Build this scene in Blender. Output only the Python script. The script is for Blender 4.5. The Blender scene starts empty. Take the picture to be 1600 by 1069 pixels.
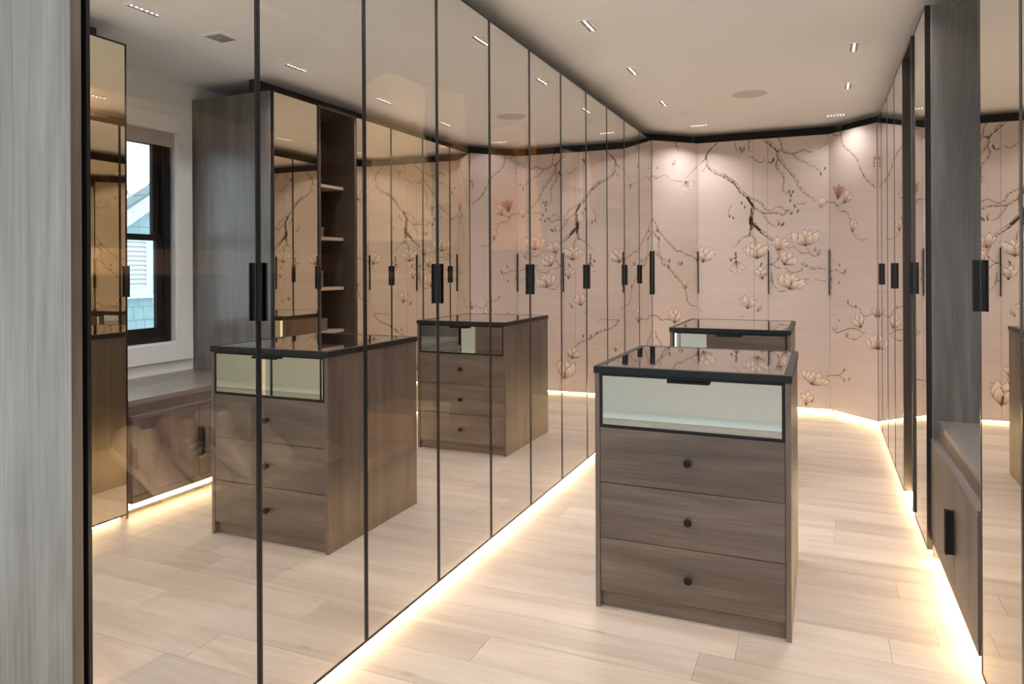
import bpy, bmesh, math, random
from mathutils import Vector, Matrix
random.seed(7)
SC = bpy.context.scene
COL = SC.collection

# ------------------------------------------------------------------ camera
cam_d = bpy.data.cameras.new('camera')
cam = bpy.data.objects.new('camera', cam_d); COL.objects.link(cam)
cam_d.sensor_width = 36.0; cam_d.sensor_fit = 'HORIZONTAL'
cam_d.lens = 1119.2 / 1600 * 36
cam_d.shift_y = -(534.5 - 417.77) / 1600
cam_d.clip_start = 0.02; cam_d.clip_end = 200
YAW, ROLL = 0.4065, -0.0047
cam.matrix_world = (Matrix.Translation((0, 0, 1.35)) @ Matrix.Rotation(YAW, 4, 'Z')
                    @ Matrix.Rotation(math.pi / 2, 4, 'X') @ Matrix.Rotation(ROLL, 4, 'Z'))
SC.camera = cam

# ------------------------------------------------------------------ render look
vs = SC.view_settings
vs.view_transform = 'Standard'; vs.look = 'None'; vs.gamma = 1.0; vs.use_curve_mapping = False
vs.exposure = 0.34
cy = SC.cycles
cy.max_bounces = 14; cy.diffuse_bounces = 5; cy.glossy_bounces = 12
cy.transmission_bounces = 6; cy.transparent_max_bounces = 16
cy.sample_clamp_indirect = 4.0; cy.blur_glossy = 0.4
cy.caustics_reflective = True; cy.caustics_refractive = False
cy.use_denoising = True

# ------------------------------------------------------------------ sky (even overcast)
SKY = 2.3
w = bpy.data.worlds.new('overcast_sky'); SC.world = w; w.use_nodes = True
bg = w.node_tree.nodes['Background']
bg.inputs['Color'].default_value = (0.87, 0.95, 1.0, 1); bg.inputs['Strength'].default_value = SKY

LAMP_W = 9.0        # each downlight
LED_E = 58.0        # plinth strips
CLOSET_E = 42.0      # added strips that light the wardrobe insides
WARM = (1.0, 0.985, 0.97)
LEDC = (1.0, 0.76, 0.40)

# ------------------------------------------------------------------ key measures (metres)
K = 1.35
AX = -1.0937 * K            # face of the left mirror doors
XR = 0.3282 * K             # face of the far right doors
XB = 0.334 * K              # single door
XS = 0.346 * K              # window bench
XN = 0.350 * K              # near right doors
ZB, ZT, ZC = 0.0274, 2.5603, 2.666
Y0, PY = 0.795 * K, 0.3871 * K
PA = Vector((AX, 6.833)); PB = Vector((-0.8191 * K, 7.2005)); PC = Vector((0.0582 * K, 7.2005)); PD = Vector((XR, 6.7835))
XW = 0.88 * K               # window wall
XBACK = AX - 0.62           # back of left wardrobes

# ------------------------------------------------------------------ materials
MATS = {}
def s2l(c): return tuple(((x / 255) / 12.92 if x / 255 <= 0.04045 else ((x / 255 + 0.055) / 1.055) ** 2.4) for x in c)
def newmat(name):
    m = bpy.data.materials.new(name); m.use_nodes = True
    return m, m.node_tree, m.node_tree.nodes['Principled BSDF']
def plain(name, col, rough=0.5, metal=0.0, emit=None, es=0.0, coat=0.0, noise=0.0, nscale=20, spec=0.5):
    m, nt, b = newmat(name)
    b.inputs['Base Color'].default_value = (*col, 1); b.inputs['Roughness'].default_value = rough
    b.inputs['Metallic'].default_value = metal; b.inputs['Coat Weight'].default_value = coat
    b.inputs['Specular IOR Level'].default_value = spec
    if emit: b.inputs['Emission Color'].default_value = (*emit, 1); b.inputs['Emission Strength'].default_value = es
    if noise:
        tc = nt.nodes.new('ShaderNodeTexCoord'); n = nt.nodes.new('ShaderNodeTexNoise'); n.inputs['Scale'].default_value = nscale
        n.inputs['Detail'].default_value = 4
        mx = nt.nodes.new('ShaderNodeMixRGB'); mx.inputs[1].default_value = (*[c * (1 - noise) for c in col], 1); mx.inputs[2].default_value = (*[min(1, c * (1 + noise)) for c in col], 1)
        nt.links.new(tc.outputs['Object'], n.inputs['Vector']); nt.links.new(n.outputs['Fac'], mx.inputs[0]); nt.links.new(mx.outputs[0], b.inputs['Base Color'])
    MATS[name] = m; return m
def wood(name, dark, mid, light, axis, rough=0.4, fine=1.0, rnd=0.0, coat=0.0, wide=1.0, knots=False):
    """stretched-noise veneer; axis = the grain direction (0 x, 1 y, 2 z)"""
    m, nt, b = newmat(name); N = nt.nodes.new; L = nt.links.new
    tc = N('ShaderNodeTexCoord'); oi = N('ShaderNodeObjectInfo')
    add = N('ShaderNodeVectorMath'); add.operation = 'ADD'
    mul = N('ShaderNodeMath'); mul.operation = 'MULTIPLY'; mul.inputs[1].default_value = 37.0
    L(oi.outputs['Random'], mul.inputs[0]); L(tc.outputs['Object'], add.inputs[0]); L(mul.outputs[0], add.inputs[1])
    mp = N('ShaderNodeMapping'); sc = [9 * wide] * 3; sc[axis] = 0.9; mp.inputs['Scale'].default_value = sc
    L(add.outputs[0], mp.inputs['Vector'])
    n1 = N('ShaderNodeTexNoise'); n1.inputs['Scale'].default_value = 1.0; n1.inputs['Detail'].default_value = 6; n1.inputs['Roughness'].default_value = 0.6; n1.inputs['Distortion'].default_value = 0.8
    L(mp.outputs[0], n1.inputs['Vector'])
    mp2 = N('ShaderNodeMapping'); sc2 = [170 * fine] * 3; sc2[axis] = 3.0; mp2.inputs['Scale'].default_value = sc2
    L(add.outputs[0], mp2.inputs['Vector'])
    n2 = N('ShaderNodeTexNoise'); n2.inputs['Scale'].default_value = 1.0; n2.inputs['Detail'].default_value = 3
    L(mp2.outputs[0], n2.inputs['Vector'])
    mx = N('ShaderNodeMath'); mx.operation = 'MULTIPLY_ADD'; mx.inputs[1].default_value = 0.3
    L(n2.outputs['Fac'], mx.inputs[0]); 
    sb = N('ShaderNodeMath'); sb.operation = 'MULTIPLY'; sb.inputs[1].default_value = 0.75; L(n1.outputs['Fac'], sb.inputs[0]); L(sb.outputs[0], mx.inputs[2])
    rp = N('ShaderNodeValToRGB'); e = rp.color_ramp.elements
    e[0].position = 0.36; e[0].color = (*dark, 1); e[1].position = 0.68; e[1].color = (*light, 1)
    k = e.new(0.52); k.color = (*mid, 1)
    L(mx.outputs[0], rp.inputs[0])
    last = rp.outputs[0]
    if rnd:
        hs = N('ShaderNodeHueSaturation'); mr = N('ShaderNodeMapRange'); mr.inputs[3].default_value = 1 - rnd; mr.inputs[4].default_value = 1 + rnd
        L(oi.outputs['Random'], mr.inputs[0]); L(mr.outputs[0], hs.inputs['Value']); L(last, hs.inputs['Color']); last = hs.outputs[0]
    if knots:
        mk = N('ShaderNodeMapping'); mk.inputs['Scale'].default_value = (1.1, 3.4, 1.0); L(add.outputs[0], mk.inputs['Vector'])
        vo = N('ShaderNodeTexVoronoi'); vo.inputs['Scale'].default_value = 1.6; L(mk.outputs[0], vo.inputs['Vector'])
        vr = N('ShaderNodeValToRGB'); q_ = vr.color_ramp.elements; q_[0].position = 0.02; q_[0].color = (0.55, 0.50, 0.46, 1); q_[1].position = 0.085; q_[1].color = (1, 1, 1, 1); L(vo.outputs['Distance'], vr.inputs[0])
        mm = N('ShaderNodeMixRGB'); mm.blend_type = 'MULTIPLY'; mm.inputs[0].default_value = 0.75; L(last, mm.inputs[1]); L(vr.outputs[0], mm.inputs[2]); last = mm.outputs[0]
    L(last, b.inputs['Base Color'])
    b.inputs['Roughness'].default_value = rough; b.inputs['Coat Weight'].default_value = coat; b.inputs['Coat Roughness'].default_value = 0.25
    bp = N('ShaderNodeBump'); bp.inputs['Strength'].default_value = 0.06; bp.inputs['Distance'].default_value = 0.002
    L(n2.outputs['Fac'], bp.inputs['Height']); L(bp.outputs[0], b.inputs['Normal'])
    MATS[name] = m; return m
def mirror(name, col, trans, tint, edge=None):
    m, nt, b = newmat(name)
    if edge:                                   # tinted glass: the front surface takes over towards grazing angles
        lw = nt.nodes.new('ShaderNodeLayerWeight'); lw.inputs['Blend'].default_value = 0.5
        pw = nt.nodes.new('ShaderNodeMath'); pw.operation = 'POWER'; pw.inputs[1].default_value = 1.6
        mc = nt.nodes.new('ShaderNodeMixRGB'); mc.inputs[1].default_value = (*col, 1); mc.inputs[2].default_value = (*edge, 1)
        nt.links.new(lw.outputs['Facing'], pw.inputs[0]); nt.links.new(pw.outputs[0], mc.inputs[0]); nt.links.new(mc.outputs[0], b.inputs['Base Color'])
    b.inputs['Base Color'].default_value = (*col, 1); b.inputs['Metallic'].default_value = 1; b.inputs['Roughness'].default_value = 0.0
    tr = nt.nodes.new('ShaderNodeBsdfTransparent'); tr.inputs[0].default_value = (*tint, 1)
    mx = nt.nodes.new('ShaderNodeMixShader'); mx.inputs[0].default_value = trans
    out = nt.nodes['Material Output']
    nt.links.new(b.outputs[0], mx.inputs[1]); nt.links.new(tr.outputs[0], mx.inputs[2]); nt.links.new(mx.outputs[0], out.inputs['Surface'])
    MATS[name] = m; return m
def clear(name, tint, refl=0.0):
    m, nt, b = newmat(name)
    tr = nt.nodes.new('ShaderNodeBsdfTransparent'); tr.inputs[0].default_value = (*tint, 1)
    out = nt.nodes['Material Output']
    if refl:
        gl = nt.nodes.new('ShaderNodeBsdfGlossy'); gl.inputs['Roughness'].default_value = 0.0
        mx = nt.nodes.new('ShaderNodeMixShader'); mx.inputs[0].default_value = refl
        nt.links.new(tr.outputs[0], mx.inputs[1]); nt.links.new(gl.outputs[0], mx.inputs[2]); nt.links.new(mx.outputs[0], out.inputs['Surface'])
    else: nt.links.new(tr.outputs[0], out.inputs['Surface'])
    MATS[name] = m; return m

WD, WM, WL = (0.052, 0.036, 0.029), (0.086, 0.062, 0.051), (0.135, 0.100, 0.083)
for ax in (0, 1, 2): wood('walnut_%d' % ax, WD, WM, WL, ax, rough=0.45, coat=0.0)
wood('daylit_veneer', (0.20, 0.168, 0.147), (0.30, 0.258, 0.228), (0.39, 0.345, 0.31), 2, rough=0.42, coat=0.1)  # pale tone puts daylight into the end panel's brown wood
wood('smoked_veneer', (0.085, 0.073, 0.065), (0.125, 0.108, 0.098), (0.18, 0.16, 0.147), 2, rough=0.30, coat=0.6)
wood('seat_veneer', (0.085, 0.070, 0.062), (0.125, 0.105, 0.093), (0.17, 0.145, 0.13), 1, rough=0.34, coat=0.3)
wood('tower_shaded', (0.030, 0.021, 0.016), (0.045, 0.032, 0.024), (0.06, 0.044, 0.034), 2, rough=0.45)  # wood darkened to carry the lack of light inside the shelf tower
wood('interior_oak', (0.05, 0.035, 0.026), (0.075, 0.053, 0.04), (0.10, 0.072, 0.055), 2, rough=0.5)
wood('shelf_edge', (0.26, 0.18, 0.125), (0.32, 0.23, 0.16), (0.38, 0.28, 0.20), 1, rough=0.5)
wood('floor_oak', (0.315, 0.243, 0.193), (0.378, 0.302, 0.247), (0.435, 0.36, 0.302), 0, rough=0.38, rnd=0.10, fine=0.6, wide=0.8, knots=True)
plain('ceiling_white', (0.90, 0.89, 0.885), 0.9, noise=0.01, nscale=3)
plain('wall_white', (0.80, 0.80, 0.78), 0.8, noise=0.015, nscale=4)
plain('trim_white', (0.82, 0.83, 0.83), 0.45)
plain('gap_dark', (0.020, 0.016, 0.014), 0.8)
plain('black_metal', (0.010, 0.010, 0.011), 0.5, spec=0.12)
plain('frame_metal', (0.030, 0.028, 0.030), 0.28, metal=0.7)
plain('black_top', (0.008, 0.008, 0.009), 0.4, spec=0.2)
mirror('mirror_left', (0.95, 0.935, 0.92), 0.16, (1.0, 0.90, 0.78))
mirror('mirror_right', (0.94, 0.865, 0.66), 0.06, (1.0, 0.85, 0.65), (0.94, 0.92, 0.90))
mirror('mirror_drawer', (0.86, 0.87, 0.83), 0.0, (1, 1, 1))
clear('clear_glass', (0.98, 0.98, 0.98)); clear('window_glass', (0.93, 0.97, 0.98), 0.04)
plain('smoked_glass', (0.006, 0.006, 0.008), 0.02, coat=1.0, spec=1.0)
plain('led_warm', LEDC, 0.5, emit=LEDC, es=LED_E)
plain('closet_fill', (1, 0.8, 0.55), 0.5, emit=(1.0, 0.80, 0.56), es=CLOSET_E)
plain('lamp_lens', (1, 0.95, 0.85), 0.3, emit=(1.0, 0.90, 0.75), es=6.0)
plain('reflector', (0.75, 0.74, 0.72), 0.25, metal=0.6)
plain('cell_dark', (0.05, 0.05, 0.05), 0.5)
plain('grille', (0.62, 0.61, 0.59), 0.7, noise=0.12, nscale=600)
plain('vent_grey', (0.50, 0.49, 0.47), 0.6)
plain('shade_fabric', (0.42, 0.40, 0.385), 0.9, noise=0.08, nscale=300)
plain('siding_teal', (0.29, 0.44, 0.48), 0.85, noise=0.14, nscale=9)
plain('outdoor_white', (0.66, 0.71, 0.73), 0.6)
plain('roof_slate', (0.22, 0.29, 0.31), 0.9, noise=0.25, nscale=14)
plain('bark', (0.22, 0.23, 0.24), 0.9)
plain('ground', (0.30, 0.32, 0.28), 0.95, noise=0.2, nscale=2)
plain('tile_white', (0.70, 0.72, 0.70), 0.3, noise=0.02, nscale=6)
plain('brass', (0.75, 0.55, 0.28), 0.25, metal=1)
plain('sneaker_white', (0.80, 0.74, 0.67), 0.6); plain('sneaker_sole', (0.85, 0.82, 0.76), 0.55); plain('sneaker_grey', (0.22, 0.20, 0.19), 0.6); plain('sneaker_tan', (0.45, 0.33, 0.24), 0.65)
def cloth(name, col):
    return plain(name, col, 0.85, noise=0.06, nscale=120)
cloth('cloth_cream', (0.80, 0.70, 0.56)); cloth('cloth_orange', (0.85, 0.38, 0.09)); cloth('cloth_tan', (0.55, 0.40, 0.26)); cloth('cloth_white', (0.82, 0.80, 0.76)); cloth('cloth_red', (0.42, 0.10, 0.07)); cloth('cloth_brown', (0.24, 0.15, 0.10))
plain('box_grey_shaded', (0.085, 0.078, 0.072), 0.6); plain('box_kraft', (0.52, 0.37, 0.23), 0.7); plain('box_pale', (0.20, 0.19, 0.175), 0.6)  # grey boxes darkened for the missing light in the shelf tower
# mural panels: silk-like paper with fine horizontal streaks
m, nt, b = newmat('silk_panel'); N = nt.nodes.new; L = nt.links.new
tc = N('ShaderNodeTexCoord'); mp = N('ShaderNodeMapping'); mp.inputs['Scale'].default_value = (1.5, 1.5, 140)
n1 = N('ShaderNodeTexNoise'); n1.inputs['Scale'].default_value = 1; n1.inputs['Detail'].default_value = 3
mpb = N('ShaderNodeMapping'); mpb.inputs['Scale'].default_value = (0.6, 0.6, 5.0); n2 = N('ShaderNodeTexNoise'); n2.inputs['Scale'].default_value = 1
mx = N('ShaderNodeMath'); mx.operation = 'MULTIPLY_ADD'; mx.inputs[1].default_value = 0.5
hf = N('ShaderNodeMath'); hf.operation = 'MULTIPLY'; hf.inputs[1].default_value = 0.5
rp = N('ShaderNodeValToRGB'); e = rp.color_ramp.elements
e[0].position = 0.3; e[0].color = (0.425, 0.340, 0.305, 1); e[1].position = 0.7; e[1].color = (0.515, 0.420, 0.380, 1)
L(tc.outputs['Object'], mp.inputs['Vector']); L(tc.outputs['Object'], mpb.inputs['Vector']); L(mp.outputs[0], n1.inputs['Vector']); L(mpb.outputs[0], n2.inputs['Vector'])
L(n2.outputs['Fac'], hf.inputs[0]); L(n1.outputs['Fac'], mx.inputs[0]); L(hf.outputs[0], mx.inputs[2]); L(mx.outputs[0], rp.inputs[0]); L(rp.outputs[0], b.inputs['Base Color'])
b.inputs['Roughness'].default_value = 0.42
MATS['silk_panel'] = m
m, nt, b = newmat('mural_paint'); ca = nt.nodes.new('ShaderNodeVertexColor'); ca.layer_name = 'Col'
nt.links.new(ca.outputs['Color'], b.inputs['Base Color']); b.inputs['Roughness'].default_value = 0.5
MATS['mural_paint'] = m

# ------------------------------------------------------------------ mesh helpers
class MB:
    def __init__(s): s.v = []; s.f = []; s.m = []; s.sm = []
    def add(s, v, f, mi=0, sm=False):
        o = len(s.v); s.v += [tuple(p) for p in v]; s.f += [tuple(o + i for i in q) for q in f]; s.m += [mi] * len(f); s.sm += [sm] * len(f); return s
    def box(s, x0, x1, y0, y1, z0, z1, mi=0, bev=0.0):
        if bev:
            bm = bmesh.new(); bmesh.ops.create_cube(bm, size=1)
            for q in bm.verts: q.co = Vector(((x0 + x1) / 2 + q.co.x * (x1 - x0), (y0 + y1) / 2 + q.co.y * (y1 - y0), (z0 + z1) / 2 + q.co.z * (z1 - z0)))
            bmesh.ops.bevel(bm, geom=bm.edges[:], offset=bev, segments=1, affect='EDGES', profile=0.5)
            bm.verts.index_update(); s.add([q.co[:] for q in bm.verts], [[q.index for q in f.verts] for f in bm.faces], mi); bm.free(); return s
        return s.add([(x0, y0, z0), (x1, y0, z0), (x1, y1, z0), (x0, y1, z0), (x0, y0, z1), (x1, y0, z1), (x1, y1, z1), (x0, y1, z1)],
              [(0, 3, 2, 1), (4, 5, 6, 7), (0, 1, 5, 4), (1, 2, 6, 5), (2, 3, 7, 6), (3, 0, 4, 7)], mi)
    def prism(s, poly, z0, z1, mi=0):
        n = len(poly)
        return s.add([(p[0], p[1], z0) for p in poly] + [(p[0], p[1], z1) for p in poly],
              [tuple(reversed(range(n))), tuple(range(n, 2 * n))] + [(i, (i + 1) % n, n + (i + 1) % n, n + i) for i in range(n)], mi)
    def hexa(s, v, mi=0): return s.add(v, [(0, 3, 2, 1), (4, 5, 6, 7), (0, 1, 5, 4), (1, 2, 6, 5), (2, 3, 7, 6), (3, 0, 4, 7)], mi)
    def lathe(s, c, axis, prof, n=20, mi=0, sm=True):
        """prof: list of (r, h) along the axis from c"""
        c = Vector(c); axis = Vector(axis).normalized(); u = axis.orthogonal().normalized(); w_ = axis.cross(u)
        vs_ = []; fs = []
        for r, h in prof:
            for i in range(n):
                t = 2 * math.pi * i / n; vs_.append(c + axis * h + (u * math.cos(t) + w_ * math.sin(t)) * r)
        for j in range(len(prof) - 1):
            for i in range(n): fs.append((j * n + i, j * n + (i + 1) % n, (j + 1) * n + (i + 1) % n, (j + 1) * n + i))
        s.add(vs_, fs, mi, sm); o = len(s.v) - len(vs_)
        s.f += [tuple(o + i for i in reversed(range(n))), tuple(o + (len(prof) - 1) * n + i for i in range(n))]; s.m += [mi] * 2; s.sm += [False] * 2
        return s
    def tube(s, pts, r, n=6, mi=0):
        pts = [Vector(p) for p in pts]; vs_ = []; fs = []
        rr = r if isinstance(r, (list, tuple)) else [r] * len(pts)
        for k, p in enumerate(pts):
            d = (pts[min(k + 1, len(pts) - 1)] - pts[max(k - 1, 0)]).normalized(); u = d.orthogonal().normalized() if abs(d.z) > 0.95 else d.cross(Vector((0, 0, 1))).normalized(); w_ = d.cross(u)
            for i in range(n):
                t = 2 * math.pi * i / n; vs_.append(p + (u * math.cos(t) + w_ * math.sin(t)) * rr[k])
        for j in range(len(pts) - 1):
            for i in range(n): fs.append((j * n + i, j * n + (i + 1) % n, (j + 1) * n + (i + 1) % n, (j + 1) * n + i))
        return s.add(vs_, fs + [tuple(reversed(range(n))), tuple(range(len(vs_) - n, len(vs_)))], mi, True)
ORG = {}
def build(name, mb, mats, parent=None, label=None):
    """link the collected shapes as ONE mesh object; coordinates are world, kept relative to the top-level origin"""
    o0 = ORG.get(parent.name, Vector()) if parent else Vector()
    me = bpy.data.meshes.new(name); me.from_pydata([(v[0] - o0.x, v[1] - o0.y, v[2] - o0.z) for v in mb.v], [], mb.f)
    for mm in ([mats] if isinstance(mats, str) else mats): me.materials.append(MATS[mm])
    me.polygons.foreach_set('material_index', mb.m); me.polygons.foreach_set('use_smooth', mb.sm); me.update()
    bm = bmesh.new(); bm.from_mesh(me); bmesh.ops.recalc_face_normals(bm, faces=bm.faces[:]); bm.to_mesh(me); bm.free()
    o = bpy.data.objects.new(name, me); COL.objects.link(o)
    if parent: o.parent = parent
    ORG[o.name] = o0
    if label: o['label'] = label
    return o
def thing(name, label, cat, loc, group=None):
    o = bpy.data.objects.new(name, None); COL.objects.link(o); o.location = loc; o.empty_display_size = 0.1
    ORG[o.name] = Vector(loc); return tag(o, label, cat, group)
def tag(o, label, cat, group=None):
    o['label'] = label; o['category'] = cat
    if group: o['group'] = group
    return o
def struct(o, label=None, cat=None):
    o['kind'] = 'structure'
    if label: o['label'] = label
    if cat: o['category'] = cat
    return o
def centre(o):
    """move the origin of a top-level mesh to the middle of its base"""
    me = o.data; xs = [v.co for v in me.vertices]
    c = Vector(((min(v.x for v in xs) + max(v.x for v in xs)) / 2, (min(v.y for v in xs) + max(v.y for v in xs)) / 2, min(v.z for v in xs)))
    me.transform(Matrix.Translation(-c)); o.location = c; return o
def copy_tree(o, parent=None):
    c = o.copy(); COL.objects.link(c); c.parent = parent
    for ch in list(o.children): copy_tree(ch, c)
    return c
def lamp(name, kind, loc, energy, col, parent=None, **kw):
    d = bpy.data.lights.new(name, kind); d.energy = energy; d.color = col
    for k_, v_ in kw.items(): setattr(d, k_, v_)
    o = bpy.data.objects.new(name, d); COL.objects.link(o); o.location = loc
    if parent: o.parent = parent; o.location = Vector(loc) - ORG[parent.name]
    return o

# ------------------------------------------------------------------ the room shell
FX0, FX1 = -1.57, 1.19
fl_ = build('floor', MB().box(-3.4, 1.3, -0.72, 7.8, -0.08, -0.014), 'floor_oak'); struct(fl_, 'pale oak plank floor of the dressing room', 'floor')
rows = []; y = -0.72; PW = 0.182
while y < 7.30:
    x = FX0 + random.uniform(-1.3, -0.1); xe = 0.575
    while x < xe:
        ln = random.uniform(0.9, 1.9); a0 = max(x, FX0); a1 = min(x + ln, xe)
        if a1 - a0 > 0.05:
            build('plank', MB().box(a0 + 0.0005, a1 - 0.0005, y + 0.0005, y + PW - 0.0005, -0.013, random.uniform(-0.0006, 0.0)), 'floor_oak', fl_)
        x += ln
    y += PW
struct(build('ceiling', MB().box(-3.5, 1.3, -1.15, 7.9, ZC, ZC + 0.1), 'ceiling_white'), 'smooth white ceiling', 'ceiling')
struct(build('wall_left', MB().box(XBACK - 0.12, XBACK - 0.02, 1.05, 7.9, -0.08, ZC), 'wall_white'))
struct(build('wall_far', MB().box(XBACK - 0.12, 1.3, 7.78, 7.9, -0.08, ZC), 'wall_white'))
# window wall with its opening
WY0, WY1, WZ0, WZ1 = 2.02, 2.728 * K, 0.617 * K, 1.70 * K     # clear opening inside the casing
WY0 = 2 * 2.43 * K - WY1 
mb = MB(); x0, x1 = XW, XW + 0.14
mb.box(x0, x1, -1.15, WY0, -0.08, ZC).box(x0, x1, WY1, 7.8, -0.08, ZC).box(x0, x1, WY0, WY1, -0.08, WZ0).box(x0, x1, WY0, WY1, WZ1, ZC)
struct(build('wall_right', mb, 'wall_white'), 'white wall with the window behind the bench', 'wall')
EY = -1.05
mb = MB().box(-3.5, 1.2, EY - 0.1, EY, -0.08, 0.45).box(-3.5, 1.2, EY - 0.1, EY, 2.45, ZC).box(-3.5, -3.2, EY - 0.1, EY, 0.45, 2.45).box(1.0, 1.2, EY - 0.1, EY, 0.45, 2.45)
struct(build('wall_entry_back', mb, 'wall_white'))
struct(build('wall_entry_left', MB().box(-3.5, -3.4, EY - 0.1, 1.15, -0.08, ZC), 'wall_white'))
struct(build('wall_entry_return', MB().box(-3.5, XBACK - 0.02, 1.05, 1.15, -0.08, ZC), 'wall_white'))
struct(build('floor_entry', MB().box(-3.4, 1.2, EY, -0.72, -0.08, 0.0), 'tile_white'), 'pale tiled floor of the room behind', 'floor')
# unseen entry window behind the viewer, added wide and close to brighten the ceiling
mb = MB()
for x in (-3.2, -1.82, -0.44, 0.94): mb.box(x, x + 0.06, EY - 0.07, EY - 0.01, 0.45, 2.45)
mb.box(-3.2, 1.0, EY - 0.07, EY - 0.01, 0.45, 0.51).box(-3.2, 1.0, EY - 0.07, EY - 0.01, 2.39, 2.45)
w2 = build('added_window', mb, 'trim_white'); struct(w2)
for x in (-3.14, -1.76, -0.38): build('pane', MB().box(x, x + 1.32, EY - 0.043, EY - 0.038, 0.51, 2.39), 'window_glass', w2)
def portal(loc, rot, sx, sy):
    o = lamp('sky_portal', 'AREA', loc, 1.0, (1, 1, 1), shape='RECTANGLE', size=sx, size_y=sy); o.rotation_euler = rot; o.data.cycles.is_portal = True
portal((-1.1, EY - 0.12, 1.45), (math.pi / 2, 0, 0), 4.2, 2.0)
portal((XW + 0.16, (WY0 + WY1) / 2, (WZ0 + WZ1) / 2), (0, math.pi / 2, 0), WZ1 - WZ0, WY1 - WY0)
# dark shadow gap between wardrobe tops and ceiling
struct(build('trim_1', MB().box(AX - 0.25, AX - 0.20, 1.10, 6.95, ZT + 0.001, ZC), 'gap_dark'))
def off(p, q, d):
    t = (q - p).normalized(); return Vector((t.y, -t.x)) * d
def strip(p, q, s0, s1, d0, d1, z0, z1, mb=None, mi=0):
    """box on the vertical plane p-q: s along it, d out into the room"""
    t = (q - p).normalized(); n = Vector((t.y, -t.x)); mb = mb or MB()
    P = lambda s_, d_, z_: (p.x + t.x * s_ + n.x * d_, p.y + t.y * s_ + n.y * d_, z_)
    return mb.hexa([P(s0, d1, z0), P(s1, d1, z0), P(s1, d0, z0), P(s0, d0, z0), P(s0, d1, z1), P(s1, d1, z1), P(s1, d0, z1), P(s0, d0, z1)], mi)
mb = MB()
for p, q in ((PA, PB), (PB, PC), (PC, PD)): strip(p, q, -0.06, (q - p).length + 0.06, -0.25, -0.20, ZT + 0.001, ZC, mb)
struct(build('trim_2', mb, 'gap_dark'))
struct(build('trim_3', MB().box(XR + 0.20, XR + 0.25, 3.86, 6.95, ZT + 0.001, ZC).box(XN + 0.20, XN + 0.25, 0.9, 2.70, ZT + 0.001, ZC), 'gap_dark'))

# ------------------------------------------------------------------ mirror-door wardrobes
HZ0, HZ1 = 0.889 * K, 1.012 * K
def glass_door(root, face, side, y0, y1, mat, z0=ZB, z1=ZT, hand=None, fw=0.009, th=0.022):
    """side=-1: the cabinet lies towards -x of the face (left run); +1: towards +x (right run)"""
    s = side; mb = MB(); B = lambda a_, b_, *r, **k: mb.box(min(face + s * a_, face + s * b_), max(face + s * a_, face + s * b_), *r, **k)
    y0 += 0.001; y1 -= 0.001
    B(0, th, y0, y0 + fw, z0, z1); B(0, th, y1 - fw, y1, z0, z1); B(0, th, y0 + fw, y1 - fw, z0, z0 + fw); B(0, th, y0 + fw, y1 - fw, z1 - fw, z1)
    d = build('door', mb, 'frame_metal', root)
    g = MB(); xa, xb = face + s * 0.0015, face + s * 0.0055; ya, yb, za, zb = y0 + fw, y1 - fw, z0 + fw, z1 - fw
    g.add([(xa, ya, za), (xa, yb, za), (xa, yb, zb), (xa, ya, zb)], [(0, 1, 2, 3)], 0)
    g.add([(xb, ya, za), (xb, yb, za), (xb, yb, zb), (xb, ya, zb)], [(0, 3, 2, 1)], 1)
    g.add([(xa, ya, za), (xa, yb, za), (xa, yb, zb), (xa, ya, zb), (xb, ya, za), (xb, yb, za), (xb, yb, zb), (xb, ya, zb)], [(0, 1, 5, 4), (1, 2, 6, 5), (2, 3, 7, 6), (3, 0, 4, 7)], 1)
    build('glass', g, [mat, 'clear_glass'], d, 'bronze mirror glass')
    if hand:
        hy = y1 if hand > 0 else y0; hb = MB(); q = -1 if hand > 0 else 1
        ya, yb = sorted((hy, hy + q * 0.006)); xa, xb = sorted((face - s * 0.020, face + s * 0.001))
        hb.box(xa, xb, ya, yb, HZ0, HZ1)
        ya, yb = sorted((hy, hy + q * 0.013)); xa, xb = sorted((face - s * 0.020, face - s * 0.016))
        hb.box(xa, xb, ya, yb, HZ0, HZ1)
        build('handle', hb, 'black_metal', d, 'black edge pull handle')
    return d
def carcass(root, face, side, y0, y1, depth, shelves=(), th=0.019, led=True, mat='interior_oak'):
    s = side; f = face + s * 0.026; bk = face + s * depth; X = sorted((f, bk))
    for ya in (y0, y1 - th): build('side_panel', MB().box(X[0], X[1], ya, ya + th, 0.053, ZT), mat, root)
    build('back_panel', MB().box(*sorted((bk - s * 0.012, bk)), y0 + th, y1 - th, 0.053, ZT), mat, root)
    build('top_panel', MB().box(X[0], X[1], y0 + th, y1 - th, ZT - 0.02, ZT), mat, root)
    build('base_panel', MB().box(*sorted((face + s * 0.0235, bk)), y0, y1, 0.030, 0.052), mat, root)
    build('plinth', MB().box(*sorted((face + s * 0.085, bk)), y0, y1, 0.0, 0.0295), 'gap_dark', root)
    for z in shelves: build('shelf', MB().box(*sorted((f + s * 0.04, bk - s * 0.012)), y0 + th, y1 - th, z - (0.065 if z in (1.40, 1.77) else 0.022), z), 'shelf_edge', root)
    if led: build('added_strip', MB().box(*sorted((f + s * 0.012, f + s * 0.030)), y0 + th, y0 + th + 0.006, 0.15, ZT - 0.08), 'closet_fill', root, 'warm light strip added to show the cabinet contents')  # added strip, hidden by the divider, lights what shows through the glass
YS = [Y0 + i * PY for i in range(12)]; YS[11] = PA.y - 0.004
names = ['nearest the viewer, beside the pale end panel', 'second from the near end of the left wall', 'middle one of the left wall', 'fourth along the left wall, behind the near island', 'far along the left wall, before the narrow last door']
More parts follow.
